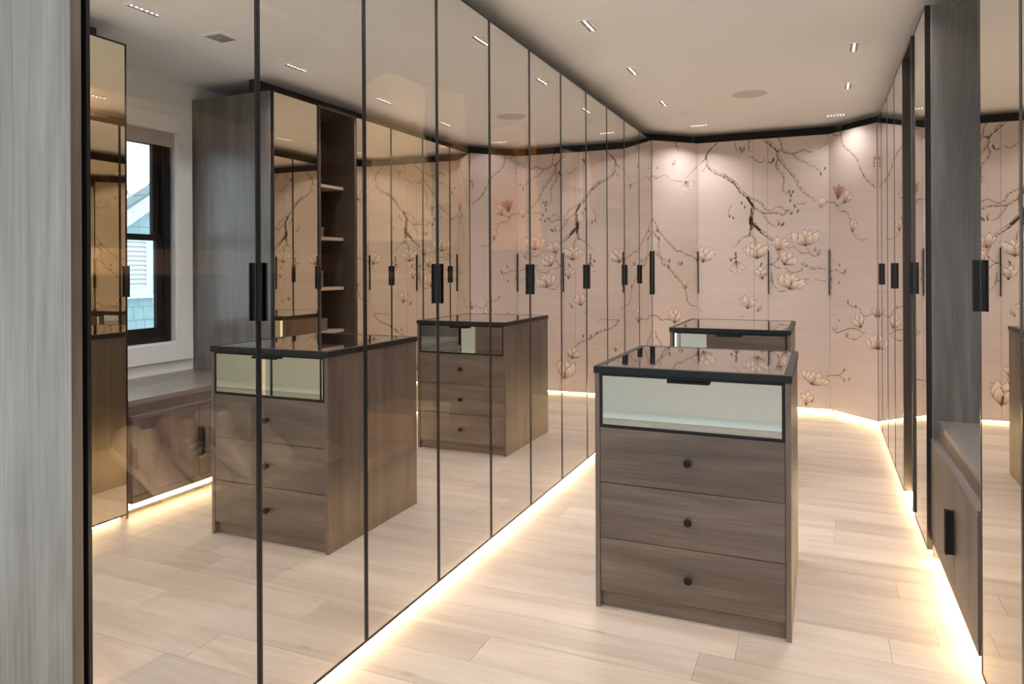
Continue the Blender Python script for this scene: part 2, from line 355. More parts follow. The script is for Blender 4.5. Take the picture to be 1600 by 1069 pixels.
SHELF = [(0.40, 1.40, 1.77, 2.15), (0.62, 1.33), (0.55, 1.95), (0.6, 1.9), (0.5, 1.9)]
LEFT = []
for i in range(5):
    ya, ym, yb = YS[2 * i], YS[2 * i + 1], YS[2 * i + 2]
    r = thing('mirror_wardrobe', 'tall two-door bronze mirror wardrobe, ' + names[i], 'wardrobe', (AX, ym, 0)); LEFT.append(r)
    carcass(r, AX, -1, ya, yb, 0.60, SHELF[i])
    glass_door(r, AX, -1, ya, ym, 'mirror_left', hand=1); glass_door(r, AX, -1, ym, yb, 'mirror_left', hand=-1)
r = thing('mirror_wardrobe', 'narrow single-door bronze mirror wardrobe in the left far corner', 'wardrobe', (AX, (YS[10] + YS[11]) / 2, 0))
carcass(r, AX, -1, YS[10], YS[11], 0.60, (0.6, 1.9)); glass_door(r, AX, -1, YS[10], YS[11], 'mirror_left', hand=-1)
r = thing('end_panel', 'tall wood end panel, daylight painted into its pale tone, at the left edge of the picture', 'panel', ((AX - 2.08) / 2, Y0 - 0.023, 0))
build('veneer_board', MB().box(-2.08, AX - 0.002, Y0 - 0.035, Y0 - 0.011, 0.0, ZT), 'daylit_veneer', r); build('edge_band', MB().box(AX - 0.0018, AX, Y0 - 0.035, Y0 - 0.011, 0.0, ZT), 'walnut_2', r, 'brown edge strip')

# right run
def right_unit(label, y0, y1, face, doors, depth, shelves=(), led=True):
    r = thing('mirror_wardrobe', label, 'wardrobe', (face, (y0 + y1) / 2, 0))
    carcass(r, face, 1, y0, y1, depth, shelves, led=led)
    for a_, b_, h_ in doors: glass_door(r, face, 1, a_, b_, 'mirror_right', hand=h_)
    return r
RY = [3.525 * K, 3.903 * K, 4.30 * K, 4.693 * K, PD.y - 0.004]
right_unit('golden mirror wardrobe with two doors beside the right angled floral panel', RY[2], RY[4], XR, [(RY[2], RY[3], 1), (RY[3], RY[4], -1)], XW - XR - 0.02, (0.5, 1.9))
right_unit('golden mirror wardrobe with two doors between the open shelves and the far wardrobe', RY[0], RY[2], XR, [(RY[0], RY[1], 1), (RY[1], RY[2], -1)], XW - XR - 0.02, (0.5, 1.9))
SY0, SY1 = 3.185 * K, 3.525 * K; AL1 = 2.83 * K; AL0 = 2.02 * K
right_unit('single mirror door wardrobe between window bench and open shelves', AL1 + 0.02, SY0, XB, [(AL1 + 0.004, SY0, 1)], XW - XB - 0.02, (0.5, 1.9))
right_unit('mirror wardrobe at the right edge of the picture, beside the window bench', AL0 - 2 * PY, AL0, XN, [(AL0 - 2 * PY, AL0 - PY, 0), (AL0 - PY, AL0 - 0.002, 1)], XW - XN - 0.02, (0.6, 1.62))
right_unit('mirror wardrobe next to the viewer on the right', AL0 - 4 * PY, AL0 - 2 * PY, XN, [(AL0 - 4 * PY, AL0 - 3 * PY, 1), (AL0 - 3 * PY, AL0 - 2 * PY, -1)], XW - XN - 0.02, (0.6, 1.62))
# end panels that face the alcove
tag(centre(build('end_panel', MB().box(XB + 0.024, XW - 0.002, AL1, AL1 + 0.019, 0.0, ZT, bev=0.001), 'smoked_veneer')), 'dark greyed wood panel closing the far side of the window bench alcove', 'panel')
tag(centre(build('end_panel', MB().box(XN + 0.026, XW - 0.002, AL0 + 0.001, AL0 + 0.019, 0.0, ZT, bev=0.001), 'smoked_veneer')), 'wood panel closing the near side of the window bench alcove', 'panel')
# open shelf tower
r = thing('open_shelves', 'open shelf tower, shade painted into its dark wood, between two mirror doors on the right wall', 'shelves', (XR, (SY0 + SY1) / 2, 0))
for ya in (SY0 + 0.001, SY1 - 0.020): build('side_panel', MB().box(XR, XW - 0.03, ya, ya + 0.019, 0.05, ZT), 'tower_shaded', r)
build('back_panel', MB().box(XW - 0.05, XW - 0.03, SY0 + 0.02, SY1 - 0.02, 0.05, ZT), 'tower_shaded', r)
build('top_panel', MB().box(XR, XW - 0.05, SY0 + 0.02, SY1 - 0.02, ZT - 0.02, ZT), 'tower_shaded', r)
for zz in (0.10, 0.36, 0.64, 0.89, 1.179, 1.479): build('shelf', MB().box(XR + 0.11, XW - 0.05, SY0 + 0.02, SY1 - 0.02, zz * K - 0.024, zz * K), 'shelf_edge', r)
build('plinth', MB().box(XR + 0.085, XW - 0.03, SY0, SY1, 0.0, 0.05), 'gap_dark', r)
def carton(label, x0, x1, y0, y1, z0, z1, mat, cat='box', lid=0.02):
    r = thing('storage_box', label, cat, ((x0 + x1) / 2, (y0 + y1) / 2, z0))
    build('body', MB().box(x0 + 0.003, x1 - 0.003, y0 + 0.003, y1 - 0.003, z0, z1 - lid, bev=0.002), mat, r); build('lid', MB().box(x0, x1, y0, y1, z1 - lid, z1, bev=0.002), mat, r)
carton('grey box lying on the second open shelf', XR + 0.14, XR + 0.34, 3.235 * K, 3.36 * K, 1.179 * K, 1.235 * K, 'box_grey_shaded')
carton('small box on top of the grey box on the open shelves', XR + 0.16, XR + 0.26, 3.215 * K, 3.275 * K, 1.235 * K + 0.001, 1.272 * K, 'box_pale')
carton('grey box, darkened for shelf shade, on the third open shelf', XR + 0.13, XR + 0.38, 3.205 * K, 3.345 * K, 0.89 * K, 0.985 * K, 'box_grey_shaded')
carton('low shade-darkened box on the fourth open shelf behind the island', XR + 0.13, XR + 0.38, 3.205 * K, 3.38 * K, 0.64 * K, 0.71 * K, 'box_grey_shaded')

# ------------------------------------------------------------------ window bench
r = thing('window_bench', 'wooden window seat with two cupboard doors below the window', 'bench', (XS, (AL0 + AL1) / 2, 0))
by0, by1 = AL0 + 0.02, AL1 - 0.001; XA = XS + 0.030; ZL, ZP = 0.405 * K, 0.468 * K
build('seat_top', MB().box(XA, XW - 0.002, by0, by1, ZP - 0.03, ZP, bev=0.001), 'seat_veneer', r)
build('apron', MB().box(XA, XA + 0.02, by0, by1, ZL, ZP - 0.0305), 'walnut_1', r)
build('body', MB().box(XS + 0.022, XW - 0.02, by0, by1, 0.085 * K, ZL - 0.0195), 'walnut_1', r)
build('ledge', MB().box(XS, XA + 0.02, by0, by1, ZL - 0.019, ZL), 'walnut_1', r)
build('base_rail', MB().box(XS + 0.002, XW - 0.02, by0, by1, 0.055 * K, 0.085 * K - 0.001), 'walnut_1', r)
bm_ = 2.372 * K
for a_, b_, hs in ((by0, bm_, 1), (bm_, by1, -1)):
    d = build('door', MB().box(XS, XS + 0.02, a_ + 0.002, b_ - 0.002, 0.085 * K + 0.002, ZL - 0.021, bev=0.001), 'walnut_2', r)
    hb = MB(); hy = b_ - 0.002 if hs > 0 else a_ + 0.002; q = -hs
    hb.box(XS - 0.030, XS + 0.0, *sorted((hy, hy + q * 0.006)), 0.175 * K, 0.300 * K); hb.box(XS - 0.030, XS - 0.026, *sorted((hy, hy + q * 0.016)), 0.175 * K, 0.300 * K)
    build('handle', hb, 'black_metal', d, 'black edge pull handle')
build('plinth', MB().box(XS + 0.08, XW - 0.02, by0, by1, 0.0, 0.055 * K), 'gap_dark', r)

# ------------------------------------------------------------------ far wardrobes with the magnolia mural
# strokes traced in millimetres on the panels: (panel, width0, width1, [(along, height)]), blossoms, buds
MURAL_BRANCHES=[(0,11.5,5.8,[(260,2555),(283,2517),(304,2474)]),(0,4.5,3.8,[(10,2180),(50,2196),(85,2212),(131,2234),(159,2230),(200,2192),(281,2181),(351,2179)]),(1,19.2,11.5,[(216,2565),(163,2529),(115,2483),(86,2435),(81,2401)]),(1,10.2,4.5,[(85,2420),(92,2380),(90,2340),(65,2307),(36,2273)]),(1,9.0,6.4,[(81,2401),(41,2378),(9,2350)]),(0,7.7,6.4,[(525,2344),(483,2304),(435,2262),(381,2210)]),(1,16.6,16.6,[(104,2334),(133,2293),(191,2250),(244,2232),(286,2200),(333,2168),(371,2127),(408,2066),(464,2015),(519,1925)]),(1,7.7,5.1,[(244,2252),(277,2220),(319,2193),(362,2147)]),(1,5.8,3.8,[(349,2560),(359,2501),(387,2450)]),(1,9.0,5.8,[(490,2564),(480,2492),(498,2447)]),(1,7.0,8.3,[(480,2399),(531,2382),(549,2356),(581,2339),(613,2347),(618,2366)]),(1,3.8,3.2,[(332,1952),(294,1894),(299,1845)]),(1,16.6,7.0,[(609,2560),(655,2528),(691,2492),(736,2445),(740,2397),(763,2352),(807,2287),(843,2247),(878,2197),(913,2133),(948,2061),(992,2021),(1035,1986),(1070,1956)]),(1,12.2,5.1,[(736,2435),(763,2443),(799,2426),(834,2410),(870,2402),(896,2372),(932,2341),(984,2319),(1028,2283),(1063,2272),(1097,2237),(1114,2212)]),(1,11.5,8.3,[(750,2559),(772,2529),(777,2481),(790,2441)]),(1,6.4,5.1,[(870,2398),(923,2413),(976,2438),(985,2418),(1037,2405)]),(1,5.1,7.7,[(1089,2435),(1132,2455),(1180,2485)]),(1,11.5,5.8,[(740,2358),(726,2311),(749,2257),(789,2202),(798,2154),(788,2097),(797,2048),(833,2013)]),(1,7.0,7.0,[(654,2335),(690,2328)]),(1,9.0,9.6,[(464,2015),(515,1993),(561,1972),(593,1951),(616,1907)]),(1,12.8,7.7,[(464,2015),(519,1925),(570,1884),(606,1859),(661,1852),(724,1855),(787,1834),(814,1847),(814,1866),(841,1870)]),(1,7.7,6.4,[(615,1902),(661,1876),(697,1885),(734,1912),(770,1906),(805,1876),(850,1874)]),(1,9.0,5.8,[(606,1854),(633,1805),(660,1765),(688,1741),(724,1725)]),(1,4.5,3.8,[(903,1929),(956,1927),(991,1931)]),(1,20.5,19.2,[(516,1925),(509,1857),(495,1799),(500,1751),(497,1697)]),(1,14.1,12.8,[(516,1857),(520,1760),(550,1720),(587,1685)]),(1,19.2,14.1,[(495,1816),(500,1757),(514,1732),(495,1689),(490,1645)]),(1,19.2,15.4,[(523,1756),(560,1712),(614,1662),(660,1627)]),(1,11.5,4.5,[(490,1645),(448,1636),(406,1608),(373,1565),(321,1526)]),(1,10.2,7.7,[(490,1645),(522,1630),(541,1596),(541,1562)]),(1,14.1,9.0,[(660,1622),(696,1588),(723,1530),(745,1481),(745,1424),(704,1381),(668,1367),(640,1362)]),(1,6.4,4.5,[(668,1367),(704,1357),(731,1333),(767,1337)]),(1,7.7,7.7,[(831,1518),(875,1532),(902,1517),(937,1479),(972,1469),(1016,1478),(990,1516)]),(1,7.0,4.5,[(1016,1468),(1050,1440),(1085,1444)]),(1,12.2,9.0,[(945,1374),(998,1350),(1058,1322),(1093,1336)]),(1,5.8,4.5,[(1093,1331),(1153,1312)]),(1,7.7,7.0,[(803,1337),(838,1299),(874,1289),(918,1299),(945,1308),(949,1336)]),(1,9.0,5.1,[(681,1289),(685,1232),(694,1184),(726,1145),(757,1112),(820,1122)]),(1,5.1,5.1,[(694,1217),(640,1212)]),(1,11.5,9.0,[(590,1386),(590,1270),(599,1231),(622,1270),(654,1265)]),(1,5.8,3.8,[(971,1227),(1015,1228)]),(1,3.2,4.5,[(1058,1223),(1118,1214),(1161,1204)]),(1,5.1,5.1,[(311,1408),(353,1432),(363,1388)]),(1,7.7,4.5,[(435,884),(393,859)]),(0,7.7,7.7,[(5,1806),(37,1772),(59,1724),(70,1695)]),(0,9.6,10.9,[(70,1700),(105,1661),(162,1598),(208,1564),(266,1505),(324,1500),(395,1465),(454,1451),(513,1411)]),(0,9.0,6.4,[(8,1694),(47,1636),(76,1612),(70,1558),(81,1499),(103,1431),(149,1411),(161,1381)]),(0,12.8,7.0,[(18,1509),(58,1470),(103,1421),(114,1382),(178,1342),(230,1292),(276,1248),(334,1193),(358,1153),(375,1117)]),(0,6.4,4.5,[(375,1117),(387,1063),(392,1018),(433,972),(487,961),(520,950)]),(1,4.5,3.2,[(3,945),(20,935),(30,890)]),(0,10.2,6.4,[(3,882),(43,879),(100,838),(146,841),(215,834)]),(0,9.0,6.4,[(29,734),(50,666),(86,628),(100,559),(142,465),(215,368),(287,258)]),(2,10.2,7.7,[(149,2559),(158,2470),(193,2411),(272,2352),(332,2284),(374,2199),(424,2115),(490,2056),(538,2013)]),(2,6.4,4.5,[(20,2555),(131,2522)]),(1,8.3,8.3,[(1145,1941),(1177,1933)]),(2,9.0,4.5,[(-3,1933),(72,1920),(117,1855),(216,1827),(242,1779),(268,1711),(285,1644),(328,1596),(387,1574),(454,1584)]),(2,7.0,5.1,[(81,1899),(127,1895),(181,1930)]),(2,7.7,6.4,[(12,1303),(86,1310),(177,1276),(204,1323)]),(2,5.1,5.1,[(220,1010),(281,987),(350,977),(400,915),(467,926),(516,954)]),(2,8.3,6.4,[(37,783),(55,757),(101,747),(210,783),(280,802),(349,788),(416,761)]),(2,7.7,6.4,[(201,749),(209,716),(244,706),(314,706),(382,745)]),(1,6.4,5.1,[(1153,338),(1176,337)]),(2,6.4,5.1,[(-7,341),(108,361),(172,411)]),(2,5.1,4.5,[(108,361),(171,330)]),(1,12.2,8.3,[(57,805),(96,748),(159,709),(236,689),(301,649),(378,597),(458,568),(510,528),(563,475),(617,385)]),(1,5.1,5.1,[(57,805),(159,802),(235,813),(274,787)])]
MURAL_FLOWERS=[(0,(381,2180),(434,2082),173,6,1),(1,(554,1426),(536,1581),274,8,0),(1,(750,1499),(770,1630),173,6,0),(1,(981,1540),(973,1696),305,9,0),(1,(794,1364),(859,1475),193,7,0),(1,(840,1135),(874,1280),284,9,0),(1,(599,1230),(572,1362),122,5,0),(1,(358,1398),(376,1275),132,6,2),(1,(464,946),(474,1073),173,6,0),(0,(372,1132),(387,1227),71,3,2),(1,(47,1395),(91,1539),183,7,0),(0,(513,1406),(490,1501),61,3,0),(0,(244,804),(263,944),152,7,0),(0,(302,207),(332,343),166,6,0),(2,(105,1958),(128,2095),119,5,3),(2,(181,1914),(261,2022),89,4,0),(2,(277,1651),(295,1762),104,4,0),(2,(541,915),(532,1012),119,6,0),(2,(369,813),(315,927),164,7,0),(2,(546,645),(522,764),299,9,0),(1,(1029,251),(1081,379),284,8,0),(1,(977,59),(997,186),127,5,0),(1,(91,483),(91,575),83,5,0),(1,(564,387),(524,516),203,7,0),(1,(652,167),(604,373),179,7,0)]
MURAL_BUDS=[(0,(227,2331),(262,2384),1),(0,(54,2289),(60,2309),0),(0,(16,2205),(28,2224),0),(0,(47,2190),(42,2211),0),(0,(479,2164),(485,2194),2),(1,(401,2465),(410,2500),0),(1,(414,2438),(421,2476),0),(1,(432,2459),(444,2492),0),(1,(442,1903),(439,1934),0),(1,(414,1943),(411,1974),0),(1,(300,1819),(298,1851),0),(1,(338,1803),(335,1835),0),(1,(839,2029),(845,2064),0),(1,(856,1994),(854,2031),0),(1,(864,2030),(881,2060),0),(1,(850,1947),(850,1983),0),(1,(688,2331),(706,2363),0),(1,(701,2344),(710,2377),0),(1,(738,1729),(755,1758),0),(1,(768,1722),(779,1754),0),(1,(784,1730),(790,1764),0),(1,(851,1831),(867,1860),0),(1,(907,1849),(925,1876),0),(1,(895,1895),(885,1927),0),(1,(744,1761),(749,1793),2),(1,(960,1930),(996,1942),2),(1,(1111,2183),(1117,2214),0),(1,(1141,2235),(1156,2261),0),(1,(1109,1885),(1126,1986),2),(1,(1085,1442),(1111,1502),1),(1,(1058,1481),(1069,1526),1),(1,(314,1395),(308,1431),0),(1,(349,1421),(367,1453),0),(1,(352,1451),(355,1488),0),(1,(549,916),(591,969),1),(0,(79,1600),(61,1642),0),(0,(185,1384),(194,1428),0),(0,(183,1329),(184,1374),0),(0,(291,1360),(309,1402),1),(0,(322,1359),(337,1403),0),(0,(59,1677),(59,1722),0),(0,(504,1416),(495,1506),1),(2,(534,2242),(513,2269),1),(2,(534,2214),(512,2241),1),(2,(534,2186),(512,2213),1),(2,(538,2249),(534,2284),1),(2,(121,1342),(125,1373),0),(2,(190,1281),(183,1312),0),(2,(110,1188),(117,1215),0),(2,(21,1213),(21,1241),0),(2,(222,1011),(218,1044),0),(2,(316,977),(316,1008),0),(2,(120,846),(120,868),0),(2,(212,714),(207,759),1),(2,(69,767),(78,804),2),(2,(161,401),(190,427),0),(2,(230,327),(241,358),0),(2,(175,309),(171,339),0),(1,(1022,82),(1048,122),1),(1,(301,644),(288,679),0),(1,(438,608),(438,644),0),(1,(357,610),(362,645),0)]
def catmull(pts, n=5):
    P = [Vector(p) for p in pts]; out = []
    if len(P) < 3: return [P[0].lerp(P[-1], i / n) for i in range(n + 1)]
    for i in range(len(P) - 1):
        p0 = P[max(i - 1, 0)]; p1 = P[i]; p2 = P[i + 1]; p3 = P[min(i + 2, len(P) - 1)]
        for k in range(n):
            t = k / n; out.append(0.5 * ((2 * p1) + (p2 - p0) * t + (2 * p0 - 5 * p1 + 4 * p2 - p3) * t * t + (3 * p1 - p0 - 3 * p2 + p3) * t ** 3))
    return out + [P[-1]]
INK, BROWN, TAUPE, PALE = s2l((74, 54, 44)), s2l((104, 80, 66)), s2l((190, 168, 150)), s2l((216, 197, 183))
ROSE, DEEP, PINK = s2l((160, 126, 110)), s2l((150, 104, 92)), s2l((222, 186, 176))
FACES = [[], [], []]            # (polygon [(s,z)], layer, [colours])
def ribbon(sg, pts, w0, w1, col, lay, jit=0.0, col2=None):
    n = len(pts)
    pr = None
    for i, p in enumerate(pts):
        d = (pts[min(i + 1, n - 1)] - pts[max(i - 1, 0)]); d = d.normalized() if d.length > 1e-6 else Vector((1, 0)); nn = Vector((-d.y, d.x))
        t = i / max(1, n - 1); w_ = (w0 + (w1 - w0) * t) * (1 + random.uniform(-jit, jit)) / 2
        cur = (p + nn * w_, p - nn * w_)
        if pr: FACES[sg].append(([pr[0], pr[1], cur[1], cur[0]], lay, [col] * 4))
        pr = cur
def petal(sg, base, tip, wid, bend, lay, cb, ct, ink=INK):
    ax = tip - base; ln = ax.length; t_ = ax / ln; n_ = Vector((-t_.y, t_.x)); M = 9
    mid = [base + t_ * (ln * k / M) + n_ * (bend * math.sin(math.pi * k / M * 0.9)) for k in range(M + 1)]
    prof = [0.10, 0.36, 0.62, 0.85, 0.98, 1.0, 0.88, 0.64, 0.32, 0.02]
    L_ = [m_ + n_ * (wid / 2 * p) for m_, p in zip(mid, prof)]; R_ = [m_ - n_ * (wid / 2 * p) for m_, p in zip(mid, prof)]
    mixc = lambda k: tuple(cb[j] + (ct[j] - cb[j]) * min(1, (k / M) * 1.25) for j in range(3))
    for k in range(M): FACES[sg].append(([L_[k], mid[k], mid[k + 1], L_[k + 1]], lay, [mixc(k), tuple(c * 0.9 for c in mixc(k)), tuple(c * 0.93 for c in mixc(k + 1)), mixc(k + 1)])); FACES[sg].append(([mid[k], R_[k], R_[k + 1], mid[k + 1]], lay, [tuple(c * 0.9 for c in mixc(k)), mixc(k), mixc(k + 1), tuple(c * 0.93 for c in mixc(k + 1))]))
    ribbon(sg, L_, 2.4, 3.8, ink, lay + 1, 0.6); ribbon(sg, R_, 4.4, 2.2, ink, lay + 1, 0.6)
    for e_ in (0.35, -0.3):
        ribbon(sg, [m_ + n_ * (wid / 2 * p * e_) for m_, p in zip(mid[:6], prof)], 3.6, 1.2, tuple(0.55 * i_ + 0.45 * c for i_, c in zip(ink, cb)), lay + 1)
for sg, w0, w1, pts in MURAL_BRANCHES:
    w0 *= 1.25; w1 *= 1.25; c = catmull(pts, 5); jit = 2.2 if max(w0, w1) > 7 else 1.0
    c = [p + Vector((random.uniform(-jit, jit), random.uniform(-jit, jit))) for p in c]
    if max(w0, w1) > 9:
        ribbon(sg, c, w0 * 1.15, w1 * 1.15, TAUPE, 1, 0.15)
        ribbon(sg, [p + Vector((-w0 * 0.36, -w0 * 0.30)) for p in c], w0 * 0.42, w1 * 0.42, INK, 2, 0.7)
        ribbon(sg, [p + Vector((w0 * 0.42, w0 * 0.36)) for p in c], w0 * 0.22, w1 * 0.22, BROWN, 2, 0.7)
        for k in range(0, len(c) - 2, 4): ribbon(sg, [c[k] + Vector((2, -2)), c[k + 1], c[k + 2] + Vector((-2, 1))], w0 * 0.30, 1, INK, 3)
    else: ribbon(sg, c, max(2.6, w0 * 0.9), max(2.0, w1 * 0.8), BROWN if w0 < 7 else INK, 2, 0.35)
def flower(sg, base, tip, wid, n, kind, lay):
    base, tip = Vector(base), Vector(tip); ax = tip - base; ln = ax.length; t_ = ax / ln; n_ = Vector((-t_.y, t_.x))
    cb, ct, ink = ((ROSE, PALE, INK), (ROSE, PALE, BROWN), (s2l((170, 118, 112)), s2l((214, 188, 178)), BROWN), (s2l((128, 84, 76)), s2l((174, 130, 118)), s2l((84, 48, 44))))[kind]
    if kind == 3 and wid < 90: pass
    half = min(math.radians(72 if n > 5 else 34), math.atan2(wid / 2, ln * 0.60)); n = max(3, n - 2) if n > 4 else n
    order = sorted(range(n), key=lambda i: abs(i - (n - 1) / 2))           # middle (back) petals first
    if kind == 0: order = order[:n // 3] + list(reversed(order[n // 3:]))
    for j, i in enumerate(order):
        u = (2 * i / (n - 1) - 1) if n > 1 else 0
        a_ = u * half * (1 + random.uniform(-0.08, 0.08)); l_ = ln * (1.0 - 0.12 * u * u + random.uniform(-0.08, 0.06))
        if abs(u) > 0.65: l_ = min(max(l_, wid / 2 * 0.98 / max(0.5, math.sin(half))), ln * 1.15)
        d = t_ * math.cos(a_) + n_ * math.sin(a_)
        petal(sg, base + n_ * u * wid * 0.03, base + d * l_, l_ * random.uniform(0.36, 0.46), u * l_ * (0.16 if abs(u) < 0.7 else -0.14), lay + 2 * j, cb, ct, ink)
    if n > 4 and kind != 3:                                               # two short petals in front
        for u in (-0.42, 0.38):
            d = t_ * math.cos(u * half) + n_ * math.sin(u * half); petal(sg, base, base + d * ln * 0.72, ln * 0.36, u * ln * 0.2, lay + 2 * n + 4, tuple(0.85 * c for c in cb), PINK if kind else PALE, ink)
    for u in (-0.5, 0.1, 0.6): ribbon(sg, [base - t_ * ln * 0.06, base + (t_ + n_ * u) * ln * 0.14], 8, 3, INK, lay + 2 * n + 8)
for k, f_ in enumerate(MURAL_FLOWERS): flower(*f_, lay=6)
for sg, b0, t0, kind in MURAL_BUDS:
    b0, t0 = Vector(b0), Vector(t0); ln = (t0 - b0).length; cb, ct = ((s2l((96, 74, 62)), s2l((140, 112, 98))), (s2l((140, 108, 94)), s2l((186, 158, 142))), (ROSE, PALE))[kind]
    petal(sg, b0, t0, ln * (0.42 if kind != 2 else 0.6), ln * random.uniform(-0.1, 0.1), 5, cb, ct, INK if kind == 0 else BROWN)
def clip(poly, cols, lo, hi):
    for sgn, lim in ((1, lo), (-1, -hi)):
        out = []; oc = []
        for i in range(len(poly)):
            p, q = poly[i], poly[(i + 1) % len(poly)]; cp, cq = cols[i], cols[(i + 1) % len(poly)]; a_, b_ = sgn * p.x - lim, sgn * q.x - lim
            if a_ >= 0: out.append(p); oc.append(cp)
            if (a_ >= 0) != (b_ >= 0): out.append(p.lerp(q, a_ / (a_ - b_))); oc.append(cp)
        poly, cols = out, oc
        if len(poly) < 3: return None, None
    return poly, cols
def mural(door, sg, p, q, s0, s1):
    t = (q - p).normalized(); n = Vector((t.y, -t.x)); o0 = ORG[door.name]; vs_, fs, cs = [], [], []
    for poly, lay, cols in FACES[sg]:
        pp, cc = clip(poly, cols, s0 * 1000 + 0.5, s1 * 1000 - 0.5)
        if not pp or max(v.y for v in pp) > ZT * 1000 - 1 or min(v.y for v in pp) < ZB * 1000 + 1: continue
        o = len(vs_); d = 0.0004 + 0.00003 * lay
        for v in pp: s_ = v.x / 1000; vs_.append((p.x + t.x * s_ + n.x * d - o0.x, p.y + t.y * s_ + n.y * d - o0.y, v.y / 1000 - o0.z))
        fs.append(tuple(range(o, o + len(pp)))); cs += cc
    me = bpy.data.meshes.new('magnolia_print'); me.from_pydata(vs_, [], fs); me.materials.append(MATS['mural_paint'])
    at = me.color_attributes.new('Col', 'FLOAT_COLOR', 'POINT'); at.data.foreach_set('color', [x for c in cs for x in (*c, 1.0)])
    ob = bpy.data.objects.new('magnolia_print', me); COL.objects.link(ob); ob.parent = door; ORG[ob.name] = o0; ob['label'] = 'painted magnolia branches and blossoms'
PZ0, PZ1 = 0.804 * K, 1.110 * K
def mural_door(root, sg, p, q, s0, s1, name='door', pull=None):
    d = build(name, strip(p, q, s0 + 0.001, s1 - 0.001, -0.022, 0.0, ZB, ZT), 'silk_panel', root); mural(d, sg, p, q, s0 + 0.001, s1 - 0.001)
    if pull is not None:
        a_ = s0 + 0.002 if pull < 0 else s1 - 0.008
        build('handle', strip(p, q, a_, a_ + 0.006, 0.0, 0.024, PZ0, PZ1), 'black_metal', d, 'long slim black pull')
    return d
lab = ['floral panelled corner wardrobe set at an angle in the left far corner', 'wide floral mural wardrobe across the far wall', 'floral panelled corner wardrobe set at an angle in the right far corner']
e3 = Vector((0, 0, 0))
for sg, (p, q) in enumerate(((PA, PB), (PB, PC), (PC, PD))):
    mid = (p + q) / 2; W_ = (q - p).length; r = thing('mural_wardrobe', lab[sg], 'wardrobe', (mid.x, mid.y, 0))
    if sg == 1:
        s1, s2 = (-0.432 - -0.8191) * K, (-0.338 - -0.8191) * K
        build('body', strip(p, q, 0.004, W_ - 0.004, -0.5, -0.024, 0.07, ZT), 'interior_oak', r); build('plinth', strip(p, q, 0.0, W_, -0.5, -0.085, 0.0, 0.069), 'gap_dark', r)
        mural_door(r, 1, p, q, 0, s1, pull=-1); mural_door(r, 1, p, q, s1, s2, 'filler_panel'); mural_door(r, 1, p, q, s2, W_, pull=-1)
        build('handle', strip(p, q, W_ - 0.009, W_ - 0.003, 0.0, 0.024, PZ0, PZ1), 'black_metal', r, 'long slim black pull')
    else:
        t = (q - p).normalized(); n = Vector((t.y, -t.x)); i0 = p - n * 0.024; i1 = q - n * 0.024; cr = Vector((p.x, q.y)) if sg == 0 else Vector((q.x, p.y))
        i0 = i0 + t * 0.04; i1 = i1 - t * 0.04; cr = cr.lerp(mid, 0.12)
        build('body', MB().prism([i0, i1, cr] if sg == 0 else [i0, i1, cr], 0.07, ZT), 'interior_oak', r)
        build('plinth', MB().prism([i0.lerp(cr, 0.35), i1.lerp(cr, 0.35), cr], 0.0, 0.069), 'gap_dark', r)
        mural_door(r, sg, p, q, 0, W_, pull=-1 if sg == 0 else None)

# ------------------------------------------------------------------ plinth light strips
def led(label, mb): return tag(centre(build('led_strip', mb, 'led_warm')), label, 'light strip')
led('warm light strip glowing under the left mirror doors', MB().box(AX - 0.050, AX - 0.043, 1.09, 6.80, 0.006, 0.022))
led('warm light strip under the left angled floral panel', strip(PA, PB, -0.015, (PB - PA).length + 0.015, -0.050, -0.043, 0.006, 0.022))
led('warm light strip under the far floral wall', strip(PB, PC, -0.012, (PC - PB).length + 0.012, -0.050, -0.043, 0.006, 0.022))
led('warm light strip under the right angled floral panel', strip(PC, PD, -0.012, (PD - PC).length + 0.010, -0.050, -0.043, 0.006, 0.022))
led('warm light strip under the far right mirror doors', MB().box(XR + 0.043, XR + 0.050, RY[0] + 0.02, RY[4] - 0.02, 0.006, 0.022))
led('short warm light strip under the open shelf tower', MB().box(XR + 0.040, XR + 0.047, SY0 + 0.02, SY1 - 0.02, 0.006, 0.030))
led('warm light strip under the single mirror door', MB().box(XB + 0.043, XB + 0.050, AL1 + 0.02, SY0 - 0.02, 0.006, 0.022))
led('bright light strip along the foot of the window bench', MB().box(XS + 0.060, XS + 0.067, AL0 + 0.03, AL1 - 0.02, 0.030, 0.062))
led('warm light strip under the near right mirror doors', MB().box(XN + 0.043, XN + 0.050, 0.7, AL0 - 0.02, 0.006, 0.022))

